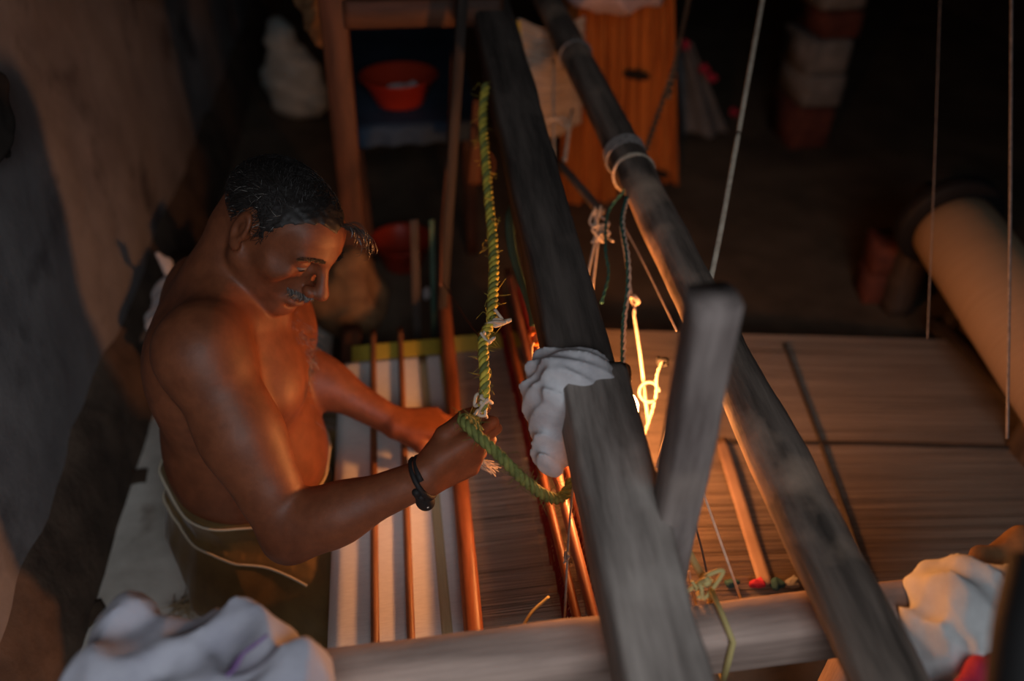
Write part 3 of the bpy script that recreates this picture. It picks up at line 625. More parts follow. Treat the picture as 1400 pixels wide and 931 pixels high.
for i in range(260):
    y = random.gauss(1.135, .022); z = random.gauss(.475, .045); P0 = np.array([[-.1, y, z]], np.float32)
    for _ in range(30): P0[0, 0] -= min(.02, max(-.02, field(body[:9], P0)[0]*.6))
    d = RNG.normal(size=3)*.006+A(.004, 0, -.006); tube(mb, [P0[0], P0[0]+d*.6+A(.003, 0, 0), P0[0]+d], .00025, 3, False, seed=i*.637)
mb.build('chest_hair', 'hair_grey', person, smooth=False, kind='stuff')
# waistcloth
kR, kL = A(-.085, .842, .072), A(-.03, 1.29, .062)
skirt = [EL((-.362, 1.12, .10), (.158, .190, .145), .05), EL((-.330, 1.115, .245), (.140, .163, .12), .06), EL((-.357, 1.12, .29), (.134, .163, .14), .06),
         RC((-.345, .995, .098), kR, .105, .080, .05), RC((-.345, 1.245, .098), kL, .105, .080, .05), RC((-.30, 1.12, .055), (-.10, 1.05, .04), .07, .05, .08), RC((-.34, .95, .075), (-.20, .865, .065), .085, .080, .06)]
h0, h1 = UX(220, 650, -.492), UY(372, 697, .985)
hn = nrm(np.cross(h1-h0, A(0, 1, .0))); hn = hn if hn[2] > 0 else -hn
g0, g1 = UX(213, 702, -.505), UY(372, 748, .95)
gn = nrm(np.cross(g1-g0, A(0, 1, .0))); gn = gn if gn[2] > 0 else -gn
tier = ('fn', lambda P: np.where(P@gn.astype(np.float32) < np.float32(g0@gn), np.float32(-.0055), np.float32(0)), None, None, None, .01, 'd')
flr = ('fn', lambda P: np.float32(.006)-P[:, 2], None, None, None, .01, 'i')
fold = ('fn', lambda P: (.0045*np.sin(26*(P[:, 0]+.33)+52*(P[:, 2]-.1)+18*np.sin(9*(P[:, 1]-1)+3))*np.clip((.24-P[:, 2])*8, 0, 1)*np.clip((P[:, 0]+.42)*6, .15, 1)).astype(np.float32), None, None, None, .01, 'd')
sk = skirt + [wrinkle(.008, 34, 11, 5, (1, 1, 1.6)), fold, tier, cut(hn, h0@hn, k=.006), flr]
lun = implicit('waistcloth', sk, (-.56, .70, -.02), (.10, 1.42, .42), .0036, 'lungi', person, it=2, label='olive brown wrapped waistcloth')
def hem(n, p0, name, arc=(0, 2*PI)):
    pts = []; c = A(-.345, 1.12, 0); c[2] = p0[2]-(n[0]*(c[0]-p0[0])+n[1]*(c[1]-p0[1]))/n[2]
    sx = nrm(np.cross(A(0, 1, 0), n)); sy_ = np.cross(n, sx); base = sk[:len(skirt)+3]
    T = np.linspace(0, .32, 90)
    for a in np.linspace(*arc, 90):
        d = sx*math.cos(a)+sy_*math.sin(a); ray_ = (c-n*.006+T[:, None]*d).astype(np.float32); f = field(base, ray_); i = int(np.argmax(f > 0)) or 60
        pts.append(c-n*.005+T[i]*d+d*.0005)
    pts = np.array(pts)
    if arc[1]-arc[0] > 6: pts[-1] = pts[0]
    for _ in range(2): pts[1:-1] = (pts[:-2]+2*pts[1:-1]+pts[2:])/4
    mb = MB(); tube(mb, pts, .0025, 6, False, flat=.8); mb.build(name, 'hem', lun, label='cream hem edge')
hem(hn, h0, 'hem'); hem(gn, g0, 'hem', (PI-1.5, PI+2.0) if np.cross(A(0, 1, 0), gn)[0] > 0 else (-1.5, 2.0))
# wristband on the right wrist
wd = nrm(RW-RE); wc = RE+(RW-RE)*.955
mb = MB(); ring(mb, wc, wd+A(.1, 0, .1), .0315, .0042, 40, 0, 2*PI*1.9, 8, .008); wb = mb.build('wristband', 'black', person, label='black thread wristband')
pb = UY(590, 672, (wc+A(0, -.03, 0))[1])
implicit('charm', [EL(wc+A(.006, -.020, -.026), (.010, .008, .012)), RC(wc+A(-.004, -.028, .005), wc+A(.010, -.018, -.030), .007, .008)], wc-.06, wc+.06, .002, 'black', person)
mb = MB(); lathe(mb, [(.0028*math.sin(a), -.0028*math.cos(a)) for a in np.linspace(.01, PI-.01, 8)], wc+A(.010, -.030, -.026), (0, 0, 1), 10); mb.build('bead', 'bead', person)

# ================================================================== ROPES AND STRINGS
def ropething(name, P, r, m, label, strands=3, turn=.02, fuzz=0, cat='rope'):
    mb = MB(); rope(mb, P, r, strands, turn, 5, fuzz); return mb.build(name, m, None, label=label, cat=cat)
def up(p, q):
    p, q = np.asarray(p), np.asarray(q); d = nrm(p-q); return p + d*(2.70-p[2])/d[2]
def string(name, P, r, m, label, cat='string', sides=6, group=None):
    mb = MB(); tube(mb, spline(P, 10), r, sides); return mb.build(name, m, None, label=label, cat=cat, group=group)
def knot(mb, c, s, seed):
    r = np.random.default_rng(seed); P = [c+r.normal(size=3)*s*A(.8, .6, 1) for _ in range(9)]; tube(mb, spline(P, 6), s*.28, 6); return mb
ft = PRH(.104, .022, .042); fb = PRH(.100, .022, -.05)
yr = thing('pull_rope', 'yellow-green twisted pull rope hanging from the beam into the weaver\'s fist', 'rope', fb)
pr1, pr2 = U(672, 440, 1.22), U(661, 490, 1.17)
for pts_, r_, tn_, fz_ in (([U(664, 116, 1.58), U(660, 165, 1.54), U(668, 270, 1.42), U(675, 350, 1.33), pr1], .0088, .040, 150), ([pr1, U(661, 462, 1.20), pr2, U(663, 520, 1.155), U(660, 556, 1.15), ft, fb], .0082, .030, 260)):
    mb = MB(); rope(mb, pts_, r_, 3, tn_, 6, fz_, only=(0, 1)); mb.build('rope_strand', 'rope_yellow', yr)
    mb = MB(); rope(mb, pts_, r_, 3, tn_, 6, 0, only=(2,)); mb.build('rope_strand', 'rope_green', yr, label='green strand')
for kp, ks, sd_ in ((U(678, 437, 1.21), .009, 3), (U(661, 464, 1.198), .0085, 4), (U(661, 545, 1.145), .0095, 5), (U(659, 562, 1.142), .009, 6)): mb = MB(); knot(mb, kp, ks, sd_); mb.build('knot', 'twine', yr)
mb = MB()
for i in range(26): p = fb+A(0, 0, .012); tube(mb, spline([p, p+A(.01, -.004, -.014)+RNG.normal(size=3)*.004, p+A(.024, -.012, -.022)+RNG.normal(size=3)*.008], 3), .0007, 4)
mb.build('frayed_end', 'twine', yr)
hp = U(778, 678, 1.16)
mb = MB(); gp = [U(655, 590, 1.128), U(640, 575, 1.108), U(632, 574, 1.094), U(645, 588, 1.078), U(682, 622, 1.075), U(715, 655, 1.09), U(745, 677, 1.12), U(768, 680, 1.15), U(784, 655, 1.165)]
rope(mb, gp, .0082, 3, .034, 6, 500); mb.build('green_rope', 'rope_green', None, label='fuzzy green cord from the fist to the harness rods', cat='rope')
mb = MB(); P = spline([U(705, 268, 1.55), U(697, 295, 1.50), U(699, 335, 1.46), U(708, 370, 1.42), U(724, 420, 1.38), U(728, 446, 1.36)], 8)
tube(mb, P, [.003, .009, .0085, .007, .006, .005], 8, flat=.35); mb.build('green_strap', 'ribbon_green', None, label='dark green strap dangling beside the squared overhead beam', cat='strap')
hk = thing('harness_hook', 'orange plastic hook tied under the dark green strap', 'hook', U(731, 465, 1.36))
mb = MB(); ring(mb, U(732, 462, 1.36), nrm(U(732, 462, 1.36)-CAM), .010, .0042, 22, .6, 2*PI+.1, 8); mb.build('hook', 'plastic_orange', hk)
mb = MB(); tube(mb, spline([U(730, 466, 1.36), U(728, 490, 1.345), (.216, U(724, 512, 1.33)[1], .335)], 6), .0022, 6); knot(mb, U(724, 514, 1.32), .006, 8); mb.build('twine_tie', 'twine', hk)
mb = MB(); tube(mb, spline([U(734, 470, 1.37), U(741, 500, 1.35), U(745, 522, 1.34)], 6), .0014, 6); knot(mb, U(745, 522, 1.335), .005, 18); mb.build('twine_tie', 'twine', hk)
mb = MB(); knot(mb, U(775, 764, 1.10), .006, 9); tube(mb, spline([U(786, 640, 1.16), U(780, 700, 1.13), U(776, 760, 1.10), U(772, 845, 1.06)], 8), .0016, 6); mb.build('harness_twine', 'twine_grey', None, label='grey twine with white knot running down the harness rods', cat='string')
mb = MB(); tube(mb, spline([U(715, 856, 1.06), U(728, 836, 1.08), U(750, 816, 1.11)], 6), .0022, 6); mb.build('yellow_thread', 'cord_yellow', None, label='short yellow thread lying on the warp beside the cross beam', cat='thread')
# from the pole
op = onpole(0, 80)
bt = thing('bow_string', 'pale string tied in a bow below the pole beside the cream sack', 'string', U(760, 230, 1.9))
mb = MB(); tube(mb, spline([U(757, 80, 2.02), U(757, 165, 1.92), U(758, 230, 1.86)], 8), .0032, 6); mb.build('string_length', 'twine', bt)
mb = MB(); tube(mb, spline([U(760, 160, 1.91), U(745, 172, 1.90), U(748, 195, 1.89), U(760, 228, 1.88)], 8), .0026, 6); tube(mb, spline([U(738, 164, 1.91), U(760, 163, 1.9), U(776, 175, 1.9), U(772, 162, 1.9), U(756, 164, 1.9)], 8), .0026, 6); mb.build('bow', 'twine', bt)
mb = MB(); tube(mb, spline([U(783, 150, 1.95), U(777, 185, 1.9), U(772, 220, 1.86)], 8), .005, 6); mb.build('tail', 'twine', bt)
mb = MB(); bar(mb, U(765, 224, 1.86), U(822, 290, 1.62), .016, .013, rough=.08, nseg=12); hd = mb.build('heddle_lever', 'pole_wood', None, label='short wooden lever hung by strings under the round pole', cat='lever')
kb = thing('string_knot', 'bright pale string bundle knotted at the lever end', 'string', U(815, 390, 1.5))
mb = MB(); r8 = np.random.default_rng(5)
for i in range(5): P = [U(820+r8.normal()*8, 288+r8.normal()*4, 1.58), U(818+r8.normal()*9, 305+r8.normal()*6, 1.57), U(822+r8.normal()*10, 318+r8.normal()*6, 1.56), U(815+r8.normal()*6, 332, 1.55)]; tube(mb, spline(P, 6), .0026, 6)
mb.build('knot', 'cord_white', kb)
for (x0, x1, y1) in ((816, 803, 378), (819, 810, 395), (822, 838, 330)):
    mb = MB(); tube(mb, spline([U(x0, 318, 1.56), U((x0+x1)/2, (318+y1)/2, 1.53), U(x1, y1, 1.50)], 6), .0026, 6); mb.build('tail', 'cord_white', kb)
ropething('twisted_string', [onpole(0, 250)+A(-.03, -.03, .01), U(832, 290, 1.52), U(828, 340, 1.46), U(832, 375, 1.44), U(822, 415, 1.42)], .0032, 'cord_teal', 'teal and grey twisted cord looped from the round pole', 2, .03)
string('slack_string', [U(848, 308, 1.55), U(858, 370, 1.49), U(864, 405, 1.45)], .0022, 'twine', 'pale string hanging from the round pole to the metal clasp')
cs = thing('clasp_cord', 'bright yellow-lit cord under a wire clasp running down to the warp', 'cord', U(890, 580, 1.30))
mb = MB(); tube(mb, spline([U(866, 425, 1.44), U(876, 490, 1.45), U(886, 575, 1.46)], 8), .0030, 8); mb.build('cord', 'cord_white', cs)
mb = MB(); ring(mb, U(865, 412, 1.44), nrm(A(1, .4, .3)), .009, .0026, 20, 0, 2*PI*2.4, 6, .004); ring(mb, U(868, 424, 1.44), nrm(A(1, -.4, .3)), .006, .002, 16, 0, 2*PI, 6); mb.build('clasp', 'twine', cs)
mb = MB(); ring(mb, U(888, 536, 1.43), nrm(U(888, 536, 1.43)-CAM), .018, .0028, 26, .9, 2*PI*.97, 6); mb.build('wire_loop', 'twine_grey', cs)
mb = MB(); rope(mb, [U(906, 492, 1.42), U(898, 515, 1.42), U(897, 540, 1.43), U(889, 570, 1.44), U(877, 604, 1.45)], .003, 2, .02); mb.build('tail', 'twine', cs)
mb = MB(); ring(mb, U(906, 497, 1.42), nrm(A(.2, 1, .3)), .008, .004, 18, 0, 2*PI*1.6, 6, .006); mb.build('tape_wrap', 'black', cs)
string('brown_string', [U(848, 300, 1.56), U(880, 360, 1.45), U(925, 452, 1.30)], .0018, 'twine', 'thin brown string from pole lashing down to the upright post')
string('taut_string', [up(U(1046, -20, 1.62), U(1008, 190, 1.45)), U(1046, -20, 1.62), U(1008, 190, 1.45), U(968, 396, 1.30), U(900, 640, 1.2)], .0050, 'cord_white', 'thick pale taut cord slanting behind the upright post', 'cord', 8)
ropething('twisted_rope', [up(U(946, -20, 2.05), U(925, 80, 1.95)), U(946, -20, 2.05), U(925, 80, 1.95), U(897, 165, 1.86), U(872, 238, 1.76)], .0065, 'rope_brown', 'dark brown twisted rope hanging to the lashing on the round pole', 2, .045)
string('hanging_thread', [up(U(1286, -20, 1.7), U(1278, 220, 1.62)), U(1286, -20, 1.7), U(1278, 220, 1.62), U(1268, 462, 1.55)], .0012, 'twine_grey', 'fine grey thread hanging beside the cream roll')
string('hanging_string', [up(U(1383, -20, 1.5), U(1381, 300, 1.45)), U(1383, -20, 1.5), U(1381, 300, 1.45), U(1377, 600, 1.40)], .0030, 'twine_grey', 'grey cord hanging in front of the cream roll')
string('white_string', [U(955, 655, 1.16), U(985, 740, 1.11), U(1016, 828, 1.07)], .0022, 'cord_white', 'bright white cord running from the post down to the cross beam')
string('white_string', [U(942, 780, 1.12), U(952, 828, 1.10), U(962, 860, 1.09)], .0018, 'cord_white', 'short bright cord behind the yellow knot on the cross beam')
string('thin_string', [U(945, 700, 1.15), U(958, 745, 1.13), U(968, 790, 1.11)], .0016, 'warp_dark', 'thin dark cord between the upright post and the yellow knot')
string('far_string', [U(617, 70, 1.90), U(612, 200, 1.80), U(604, 300, 1.74), U(602, 392, 1.68)], .0030, 'brown_wood', 'rusty string hanging along the dark slanted far post')
string('far_string', [U(604, 384, 1.66), U(630, 425, 1.50), U(658, 465, 1.22)], .0014, 'brown_wood', 'thin brown string from the far post to the pull rope')
yk = thing('yellow_tie', 'yellow cord knotted round the pale cross beam', 'cord', (.30, .52, .48))
kc = U(968, 800, 1.0); 
for dk_, sk_, sd_ in ((A(0, 0, 0), .011, 22), (A(-.012, .004, -.004), .008, 23)): mb = MB(); knot(mb, kc+dk_, sk_, sd_); mb.build('knot', 'cord_yellow', yk)
tx = kc[0]
mb = MB(); P = [(tx+.004, .552, .450), (tx+.004, .553, .489), (tx+.004, .52, .4915), (tx+.005, .484, .489), (tx+.006, .4835, .45), (tx+.008, .484, .40), (tx+.008, .52, .403)]; tube(mb, P, .0050, 8, flat=.7); tube(mb, spline([kc, U(950, 770, 1.03), U(932, 735, 1.07)], 6), .005, 8); mb.build('loop', 'cord_yellow', yk)

# ================================================================== CLOTHS ON THE FRAME
def b1(t): return B1a+(B1b-B1a)*t
def onbeam(py): return min((b1(t) for t in np.linspace(0, 1, 800)), key=lambda v: abs(CY-FPX*((v-CAM)@UPV)/((v-CAM)@FWD)-py))
c = onbeam(528); T1 = nrm(B1b-B1a); S1 = nrm(np.cross(T1, (0, 0, 1))); Z1 = np.cross(S1, T1)
R1 = np.stack([T1, S1, Z1], 1)
implicit('rag_wrap', [EL(c+Z1*.022-S1*.012, (.046, .054, .044), .02, R=R1), EL(c-S1*.045-Z1*.01, (.042, .024, .055), .03, R=R1), RC(c-S1*.056-Z1*.01-T1*.01, c-S1*.050-Z1*.10-T1*.045, .030, .027, .03), EL(c-S1*.055-Z1*.03+T1*.03, (.04, .018, .05), .03, R=R1), wrinkle(.010, 60, 21, 5, (1.5, 1.5, .5))],
         c-.22, c+.2, .0035, 'white_cloth', label='white rag wrapped and knotted over the squared overhead beam', cat='rag')
bc = lambda px, py, d: U(px, py, d)
bun = [EL(bc(160, 912, .86), (.05, .06, .045), .04), EL(bc(195, 860, .90), (.035, .045, .055), .04), EL(bc(270, 905, .86), (.085, .075, .055), .05), EL(bc(330, 925, .84), (.05, .07, .045), .04), EL(bc(395, 945, .84), (.055, .06, .042), .04),
       RC(bc(180, 980, .82), bc(380, 1000, .80), .07, .06, .05), wrinkle(.016, 22, 31, 5), wrinkle(.010, 60, 33, 4)]
bp = thing('cloth_bundle', 'crumpled pale lilac cloth heaped on the near end of the cross beam', 'cloth', bc(260, 1000, .84))
implicit('cloth', bun, bc(260, 940, .86)-A(.36, .3, .24), bc(260, 940, .86)+A(.36, .3, .24), .0045, 'lilac_cloth', bp)
mb = MB(); sheet(mb, lambda u, v: bc(300+u*55+4*math.sin(u*8), 931-u*58, .800+.012*u)+A(.012*(v-.5), 0, .012*(v-.5)), 12, 3, .003); mb.build('violet_stripe', 'violet', bp)
sk0 = U(1325, 860, .95)
sa = thing('draped_sack', 'white cloth sack with crimson hem hung over the cross beam end', 'sack', sk0-A(0, 0, .2))
pr = [EL(U(1310, 840, .98), (.075, .075, .055), .05), EL(U(1385, 850, .95), (.085, .08, .07), .05), RC(U(1262, 830, .99), U(1268, 925, .95), .026, .022, .03), RC(U(1320, 870, .95), U(1340, 990, .90), .055, .06, .05), wrinkle(.013, 38, 41, 5, (1.6, 1, .35)), wrinkle(.005, 90, 44, 4)]
implicit('cloth', pr, sk0-A(.2, .25, .25), sk0+A(.3, .25, .2), .0045, 'sack_white', sa)
implicit('crimson_hem', [RC(U(1300, 950, .885), U(1350, 925, .878), .016, .020, .02), RC(U(1350, 925, .878), U(1420, 900, .885), .020, .018, .02), wrinkle(.006, 60, 42, 5)], U(1345, 930, .88)-.14, U(1345, 930, .88)+.14, .004, 'crimson', sa)
implicit('brown_rag', [EL(U(1372, 770, 1.04), (.05, .035, .03), .02), EL(U(1410, 760, 1.04), (.04, .035, .03), .02), wrinkle(.008, 70, 43, 5)], U(1385, 770, 1.04)-.12, U(1385, 770, 1.04)+.12, .0045, 'sack_brown', label='brown rag on top of the white draped sack', cat='rag')
mb = MB(); tube(mb, spline([U(1420, 770, .62), U(1408, 860, .60), U(1400, 990, .58)], 8), [.022, .026, .028], 16, rough=.06); mb.build('dark_pole', 'black', None, label='black blurred pole standing beside the white draped sack', cat='pole')

# ================================================================== FLOOR AND WALL SIDE
ms = thing('floor_mat', 'worn pale floor mat patched with brown squares beside the wall', 'mat', (-.45, 1.0, 0))
def mfn(u, v):
    y = -.2+2.1*u; x = -.675+.435*v+.012*mnoise.noise(Vector((y*4, v*2, 0)))*(v < .15); return (x, y, .006+.004*mnoise.noise(Vector((x*9, y*9, 0)))+.003*mnoise.noise(Vector((x*3, y*22, 4)))+.004*max(0, math.sin((x*9+y*1.5)*4))**6)
mb = MB(); sheet(mb, mfn, 130, 40, .005); mb.build('sheet', 'mat_sheet', ms)
for (px, py, a, s) in ((190, 652, .1, (.034, .026)), (130, 838, .6, (.04, .03))):
    p = UZ(px, py, .013); mb = MB(); sheet(mb, lambda u, v: p+A(math.cos(a)*(u-.5)*s[0]*1-math.sin(a)*(v-.5)*s[1]*1.6, math.sin(a)*(u-.5)*s[0]+math.cos(a)*(v-.5)*s[1]*1.6, .003*math.sin(u*3)), 6, 6, .003); mb.build('patch', 'mat_patch', ms)
mb = MB()
for i in range(40): p = UZ(255+random.gauss(0, 10), 830+random.gauss(0, 6), .016); d = RNG.normal(size=3)*.016; d[2] = abs(d[2])*.4; tube(mb, [p-d, p+A(0, 0, .003), p+d], .0008, 4)
mb.build('straw_wisp', 'straw', None, label='small wisp of straw lying on the pale floor mat', cat='straw', kind='stuff')
lb = thing('low_box', 'low dark wooden box against the wall under the white rags', 'box', (-.56, 1.80, 0))
for k in range(3):
    mb = MB(); bar(mb, (-.66+.075*k+.037, 1.60, .188), (-.66+.075*k+.037, 2.0, .188), .072, .02, rough=.03, seed=k, nseg=6); mb.build('plank', 'dark_wood', lb)
for y in (1.62, 1.98):
    mb = MB(); bar(mb, (-.655, y, .09), (-.44, y, .09), .02, .176, rough=.03, seed=y, nseg=6, bev=.05); mb.build('end_board', 'dark_wood', lb)
rag = A(-.60, 1.74, .222)
implicit('rag_heap', [EL(rag, (.055, .11, .030), .03), RC(UX(216, 348, -.60), UX(250, 400, -.58), .011, .013, .015), EL(A(-.55, 1.80, .232), (.045, .05, .026), .02), EL(A(-.61, 1.64, .225), (.040, .055, .030), .02), wrinkle(.010, 50, 51, 6), ('fn', lambda P: np.float32(.200)-P[:, 2], None, None, None, .006, 'i')], rag-A(.14, .2, .05), rag+A(.16, .22, .16), .004, 'white_cloth', label='crumpled white rags on the low box behind the weaver', cat='rag')
pt = A(-.495, 1.90, .1985)
mb = MB(); lathe(mb, [(r_*.75, z_*.8) for r_, z_ in ((.0, .002), (.05, .002), (.066, .02), (.072, .05), (.066, .082), (.058, .094), (.064, .104), (.070, .106), (.067, .102), (.056, .092), (.062, .08), (.068, .05), (.06, .02), (.0, .008))], pt, (0, 0, 1), 44); mb.build('steel_pot', 'steel', None, label='round steel pot beside the white rags on the low box', cat='pot')
dk = UX(2, 170, WX+.035)
implicit('dark_cloth', [RC(UX(-14, 118, WX+.03), UX(-14, 205, WX+.03), .030, .036, .03), RC(UX(2, 150, WX+.02), UX(8, 222, WX+.02), .012, .009, .02), wrinkle(.01, 60, 61)], dk-A(.04, .3, .3), dk+A(.1, .3, .3), .0045, 'charred', label='dark bundle hanging on the plaster wall', cat='bundle')

# ================================================================== BACK OF THE ROOM
def bowl(name, c, R, h, label, lab=None):
    t = thing(name, label, 'bowl', c)
    mb = MB(); lathe(mb, [(.0001, 0), (R*.58, 0), (R*.62, h*.06), (R*.92, h*.92), (R, h*.96), (R*1.01, h), (R*.97, h*1.0), (R*.90, h*.93), (R*.58, h*.08), (.0001, h*.06)], c, (0, 0, 1), 48); mb.build('bowl', 'red_plastic', t); return t
TZ = .45
tb = thing('low_table', 'low table under a dark blue cloth at the back of the room', 'table', A(*UZ(550, 175, TZ)[:2], 0))
f0, f1, k0, k1 = UZ(478, 176, TZ), UZ(632, 172, TZ), UZ(505, 24, TZ), UZ(640, 22, TZ)
xa, xb, ya, yb = f0[0]-.02, f1[0]+.05, f0[1], k0[1]
mb = MB(); box(mb, (xa, ya, TZ-.03), (xb, yb, TZ-.004)); mb.build('table_top', 'brown_wood', tb, smooth=False)
mb = MB(); sheet(mb, lambda u, v: ((xa-.005+(xb-xa+.01)*u), (ya-.012 if v < .12 else ya-.012+(yb-ya)*(v-.12)/.88), (TZ+.001-(.12-v)*.45 if v < .12 else TZ+.001)+.0)+A(0, .006*math.sin(u*30)*(v < .1), .002*mnoise.noise(Vector((u*8, v*8, 0)))), 60, 40, .004); mb.build('table_cloth', 'blue_cloth', tb, label='dark blue table cloth')
for x in (xa+.03, xb-.03):
    for y in (ya+.03, yb-.04):
        mb = MB(); bar(mb, (x, y, 0), (x, y, TZ-.03), .035, .035, up=(0, 1, 0), nseg=6, seed=x); mb.build('leg', 'brown_wood', tb)
bp_ = UZ(548, 140, TZ+.004); bt1 = bowl('plastic_bowl', bp_, .115, .085, 'orange-red plastic bowl on the blue table cloth')
implicit('bowl_contents', [EL(bp_+A(0, 0, .03), (.06, .055, .018)), EL(bp_+A(.03, .01, .036), (.03, .03, .012)), wrinkle(.006, 90, 71)], bp_-.1, bp_+.12, .004, 'white_cloth', bt1, label='pale cloth lying in the bowl')
bq = UZ(552, 362, .0); bowl('plastic_bowl', bq, .098, .095, 'red plastic bowl on the floor behind the loom cloth')
# slats beside the floor bowl
for k, (px, w_, mm, lb) in enumerate(((566, .020, 'dark_wood', 'grey-green upright slat in front of the floor bowl'), (590, .012, 'ribbon_green', 'narrow green slat beside the dark slanted far post'))):
    p = UZ(px, 440, .16); mb = MB(); bar(mb, (p[0], p[1]+.03, 0), UY(px, 300, p[1]+.03), w_, .012, up=(0, 1, 0), nseg=8, seed=k); mb.build('upright_slat', mm, None, label=lb, cat='slat')
c = UZ(582, 402, .10); implicit('white_tag', [EL(c, (.008, .008, .022)), EL(c+A(.006, 0, .01), (.006, .006, .014)), wrinkle(.004, 120, 3)], c-.05, c+.05, .003, 'white_cloth', label='small white paper knot hanging beside the green slat', cat='knot')
c = UZ(470, 410, .15); implicit('jute_sack', [EL(c+A(0, .08, -.05), (.11, .10, .14), .05), EL(c+A(.03, .05, .04), (.05, .07, .09), .04), wrinkle(.012, 34, 81, 5), flr], c-.3, c+.3, .006, 'sack_brown', label='brown jute sack on the floor beyond the weaver\'s face', cat='sack')
g = UZ(408, 168, 0); implicit('plastic_bag', [EL(g+A(0, .05, .15), (.13, .08, .16), .06), EL(g+A(-.02, .05, .32), (.07, .06, .12), .05), EL(g+A(.09, .02, .06), (.05, .06, .06), .04), wrinkle(.02, 28, 91, 6), flr], g-A(.3, .3, .02), g+A(.3, .3, .55), .007, 'bag_white', label='crumpled white plastic bag standing on the floor beside the far post', cat='bag')
c = U(437, 22, 1.98); implicit('hanging_bundle', [EL(c+A(0, 0, .06), (.055, .05, .09), .03), EL(c+A(.012, 0, -.03), (.045, .04, .055), .03), wrinkle(.012, 50, 101, 5)], c-.16, c+.2, .005, 'sack_brown', label='brown knotted bundle hanging from the far brown post', cat='bundle')
mb = MB(); c = U(655, 225, 1.85); ring(mb, c, nrm(c-CAM), .035, .004, 30, -1.2, 1.6, 6); mb.build('wire_hoop', 'brown_wood', None, label='thin bent hoop beside the brown cleat', cat='hoop')
# orange hanging cloth
def oc(px0, px1, py0, py1, d, am, n, sag=.0, ph=0):
    def fn(u, v):
        px = px0+(px1-px0)*u + (v*6 if u > .5 else -v*4); py = py0+(py1-py0)*v*(1-.06*(1-u))
        p = U(px, py, d); base = UY(px, py, U((px0+px1)/2, py0, d)[1]); return base + A(0, am*math.sin(u*n+ph)+am*.6*math.sin(u*n*2.3+1), 0)
    return fn
mb = MB(); zt = U(850, -30, 2.36); tube(mb, [(-.7, zt[1], zt[2]+.005), (3.3, zt[1], zt[2]+.005)], .010, 8); mb.build('bamboo_rail', 'brown_wood', None, label='thin bamboo rail carrying the rust orange hanging cloth', cat='rail')
ocl = thing('hanging_cloth', 'rust orange pleated cloth with dark scorched patches hanging behind the pole', 'cloth', UY(860, 255, 2.3))
mb = MB(); sheet(mb, oc(838, 920, -30, 252, 2.35, .010, 30), 70, 30, .006); mb.build('pleated_panel', 'orange_cloth', ocl)
mb = MB(); sheet(mb, oc(772, 842, -30, 330, 2.38, .014, 14, ph=1), 50, 30, .006); mb.build('pleated_panel', 'orange_cloth', ocl)
yo = U(880, -30, 2.35)[1]
for (px, py, a, b_) in ((870, 103, .045, .016), (902, 238, .035, .014), (893, 250, .03, .012)):
    c = UY(px, py, yo-.022); mb = MB()
    sheet(mb, lambda u, v: c+A((u-.5)*2*a*(1-.4*abs(v-.5)), .004*math.sin(u*5), (v-.5)*2*b_*(1-.5*abs(2*u-1)**2)-.25*(u-.5)*a), 10, 6, .004); mb.build('scorched_patch', 'charred', ocl)
c = U(838, -12, 2.15); implicit('pink_bundle', [EL(c, (.13, .09, .055), .04), EL(c+A(.05, 0, -.005), (.09, .08, .045), .03), wrinkle(.014, 34, 111, 5)], c-A(.2, .16, .12), c+A(.22, .16, .14), .005, 'pink_cloth', label='pale pink cloth bundle lying on the rust orange hanging cloth', cat='cloth')
cs_ = thing('cream_sack', 'cream woven sack hanging between the beam and the pole', 'sack', UY(750, 165, 2.2))
def csf(u, v):
    px = 708+92*u-6*v; py = 26+148*v+6*math.sin(u*4); base = UY(px, py, 2.2); return base+A(0, -.05*math.sin(PI*u)+.006*math.sin(v*90)+.012*mnoise.noise(Vector((u*5, v*5, 0))), 0)
mb = MB(); sheet(mb, csf, 30, 90, .006); mb.build('sack_body', 'cream_sack', cs_)
mb = MB(); sheet(mb, lambda u, v: UY(702+10*u, 30+42*v, 2.16)+A(0, .008*math.sin(v*9), 0), 6, 10, .005); mb.build('yellow_tab', 'cloth_yellow', cs_)
# flowered cloth
gc = thing('flowered_cloth', 'grey cloth with crimson flowers hanging behind the taut cord', 'cloth', UY(965, 180, 2.9))
mb = MB(); sheet(mb, lambda u, v: UY(925+62*u*(.35+.65*v)+10*v, 60+125*v, 2.9)+A(0, .03*math.sin(u*9), 0), 30, 20, .006); mb.build('cloth', 'grey_cloth', gc)
for (px, py) in ((936, 60), (962, 92), (972, 104), (1003, 152)):
    c = UY(px, py, 2.86); implicit('flower', [EL(c, (.020, .012, .018)), EL(c+A(.014, 0, -.012), (.014, .01, .014)), wrinkle(.006, 150, int(px))], c-.06, c+.06, .004, 'crimson', gc)
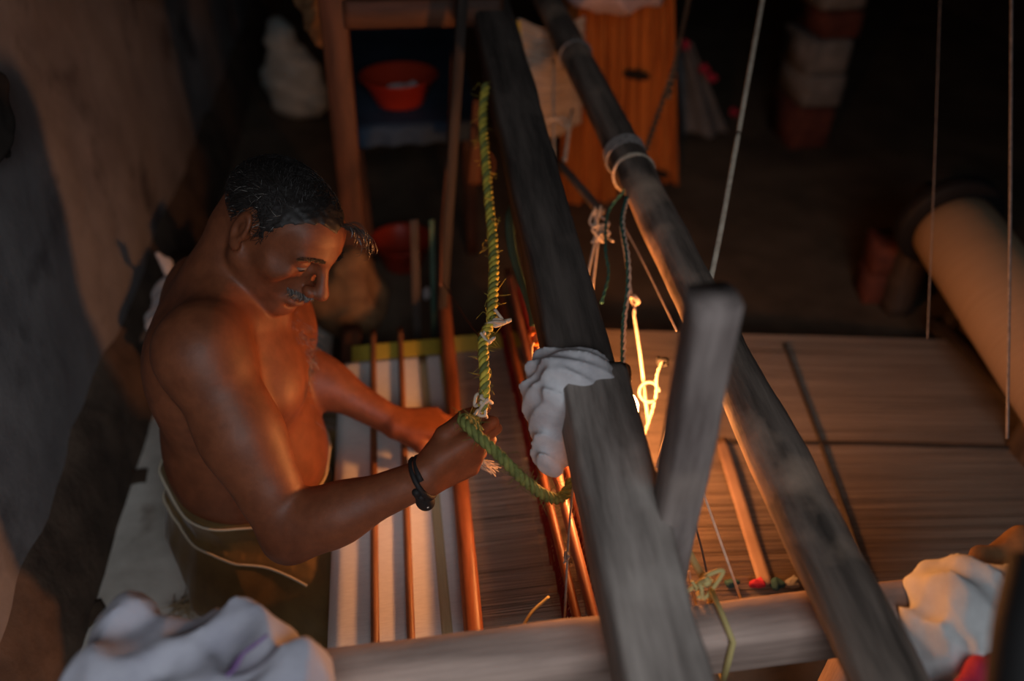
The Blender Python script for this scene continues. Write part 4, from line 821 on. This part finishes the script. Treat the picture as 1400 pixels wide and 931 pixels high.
# block pillar
pl = UZ(1105, 205, 0); pil = thing('block_pillar', 'short pillar of whitewashed blocks and red bricks at the back of the room', 'pillar', pl)
z = 0
for k, (h_, m, w_, ox) in enumerate(((.17, 'brick_red', .15, .0), (.13, 'block_white', .15, .01), (.13, 'block_white', .16, -.005), (.10, 'brick_red', .14, .02), (.14, 'block_white', .16, .005), (.12, 'block_white', .15, .02), (.12, 'brick_red', .15, 0), (.14, 'block_white', .15, .01))):
    mb = MB(); bar(mb, (pl[0]-w_/2+ox, pl[1]+.12, z+h_/2), (pl[0]+w_/2+ox, pl[1]+.12, z+h_/2), .24, h_-.008, rough=.05, nseg=6, bev=.08, seed=k); mb.build('brick', m, pil); z += h_
# cream roll with its dark flange, brick under it, board behind the warp end
ra, rb = U(1303, 312, 2.02), U(1475, 560, 1.62); ax = nrm(rb-ra)
wr = thing('warp_roll', 'cream cloth-wrapped beam roll with black flange beyond the warp', 'roll', A(ra[0], ra[1], 0))
mb = MB(); lathe(mb, [(.0001, 0), (.095, 0), (.099, .006), (.100, .05), (.100, np.linalg.norm(rb-ra)), (.0001, np.linalg.norm(rb-ra))], ra, ax, 60); mb.build('roll', 'roll_cream', wr)
mb = MB(); lathe(mb, [(.0001, -.05), (.125, -.05), (.13, -.045), (.13, -.012), (.122, -.006), (.0001, -.006)], ra+ax*.0, ax, 48); mb.build('flange', 'black', wr)
mb = MB(); tube(mb, [ra-ax*.05, ra-ax*.16], .03, 16); mb.build('axle', 'dark_wood', wr)
mb = MB(); q = ra-ax*.12; bar(mb, (q[0], q[1], 0), (q[0], q[1], q[2]-.02), .07, .07, up=(0, 1, 0), nseg=10, seed=3); mb.build('trestle_leg', 'dark_wood', wr)
q = rb-ax*.05; mb = MB(); bar(mb, (q[0], q[1], 0), (q[0], q[1], q[2]-.09), .07, .07, up=(0, 1, 0), nseg=10, seed=4); mb.build('trestle_leg', 'dark_wood', wr)
bk = UZ(1222, 418, 0)+A(-.03, -.02, 0); brk = thing('brick_stack', 'red bricks stacked on edge beside the cream roll', 'bricks', bk)
for k in range(2):
    mb = MB(); bar(mb, bk+A(-.05, .09, .05+k*.098), bk+A(.085, .06, .05+k*.098), .11, .094, rough=.05, nseg=5, bev=.08, seed=k); mb.build('brick', 'brick_red', brk)
mb = MB(); c = bk+A(.02, .02, .12); ring(mb, c, (0, 1, -.2), .016, .004, 20); mb.build('iron_ring', 'dark_wood', brk)
mb = MB(); p0, p1 = A(1.46, 1.55, .09), A(1.46, .8, .09); bar(mb, p0, p1, .02, .17, seed=2, rough=.02, bev=.05); mb.build('side_board', 'board', None, label='brown board standing on edge behind the warp end bar', cat='board')
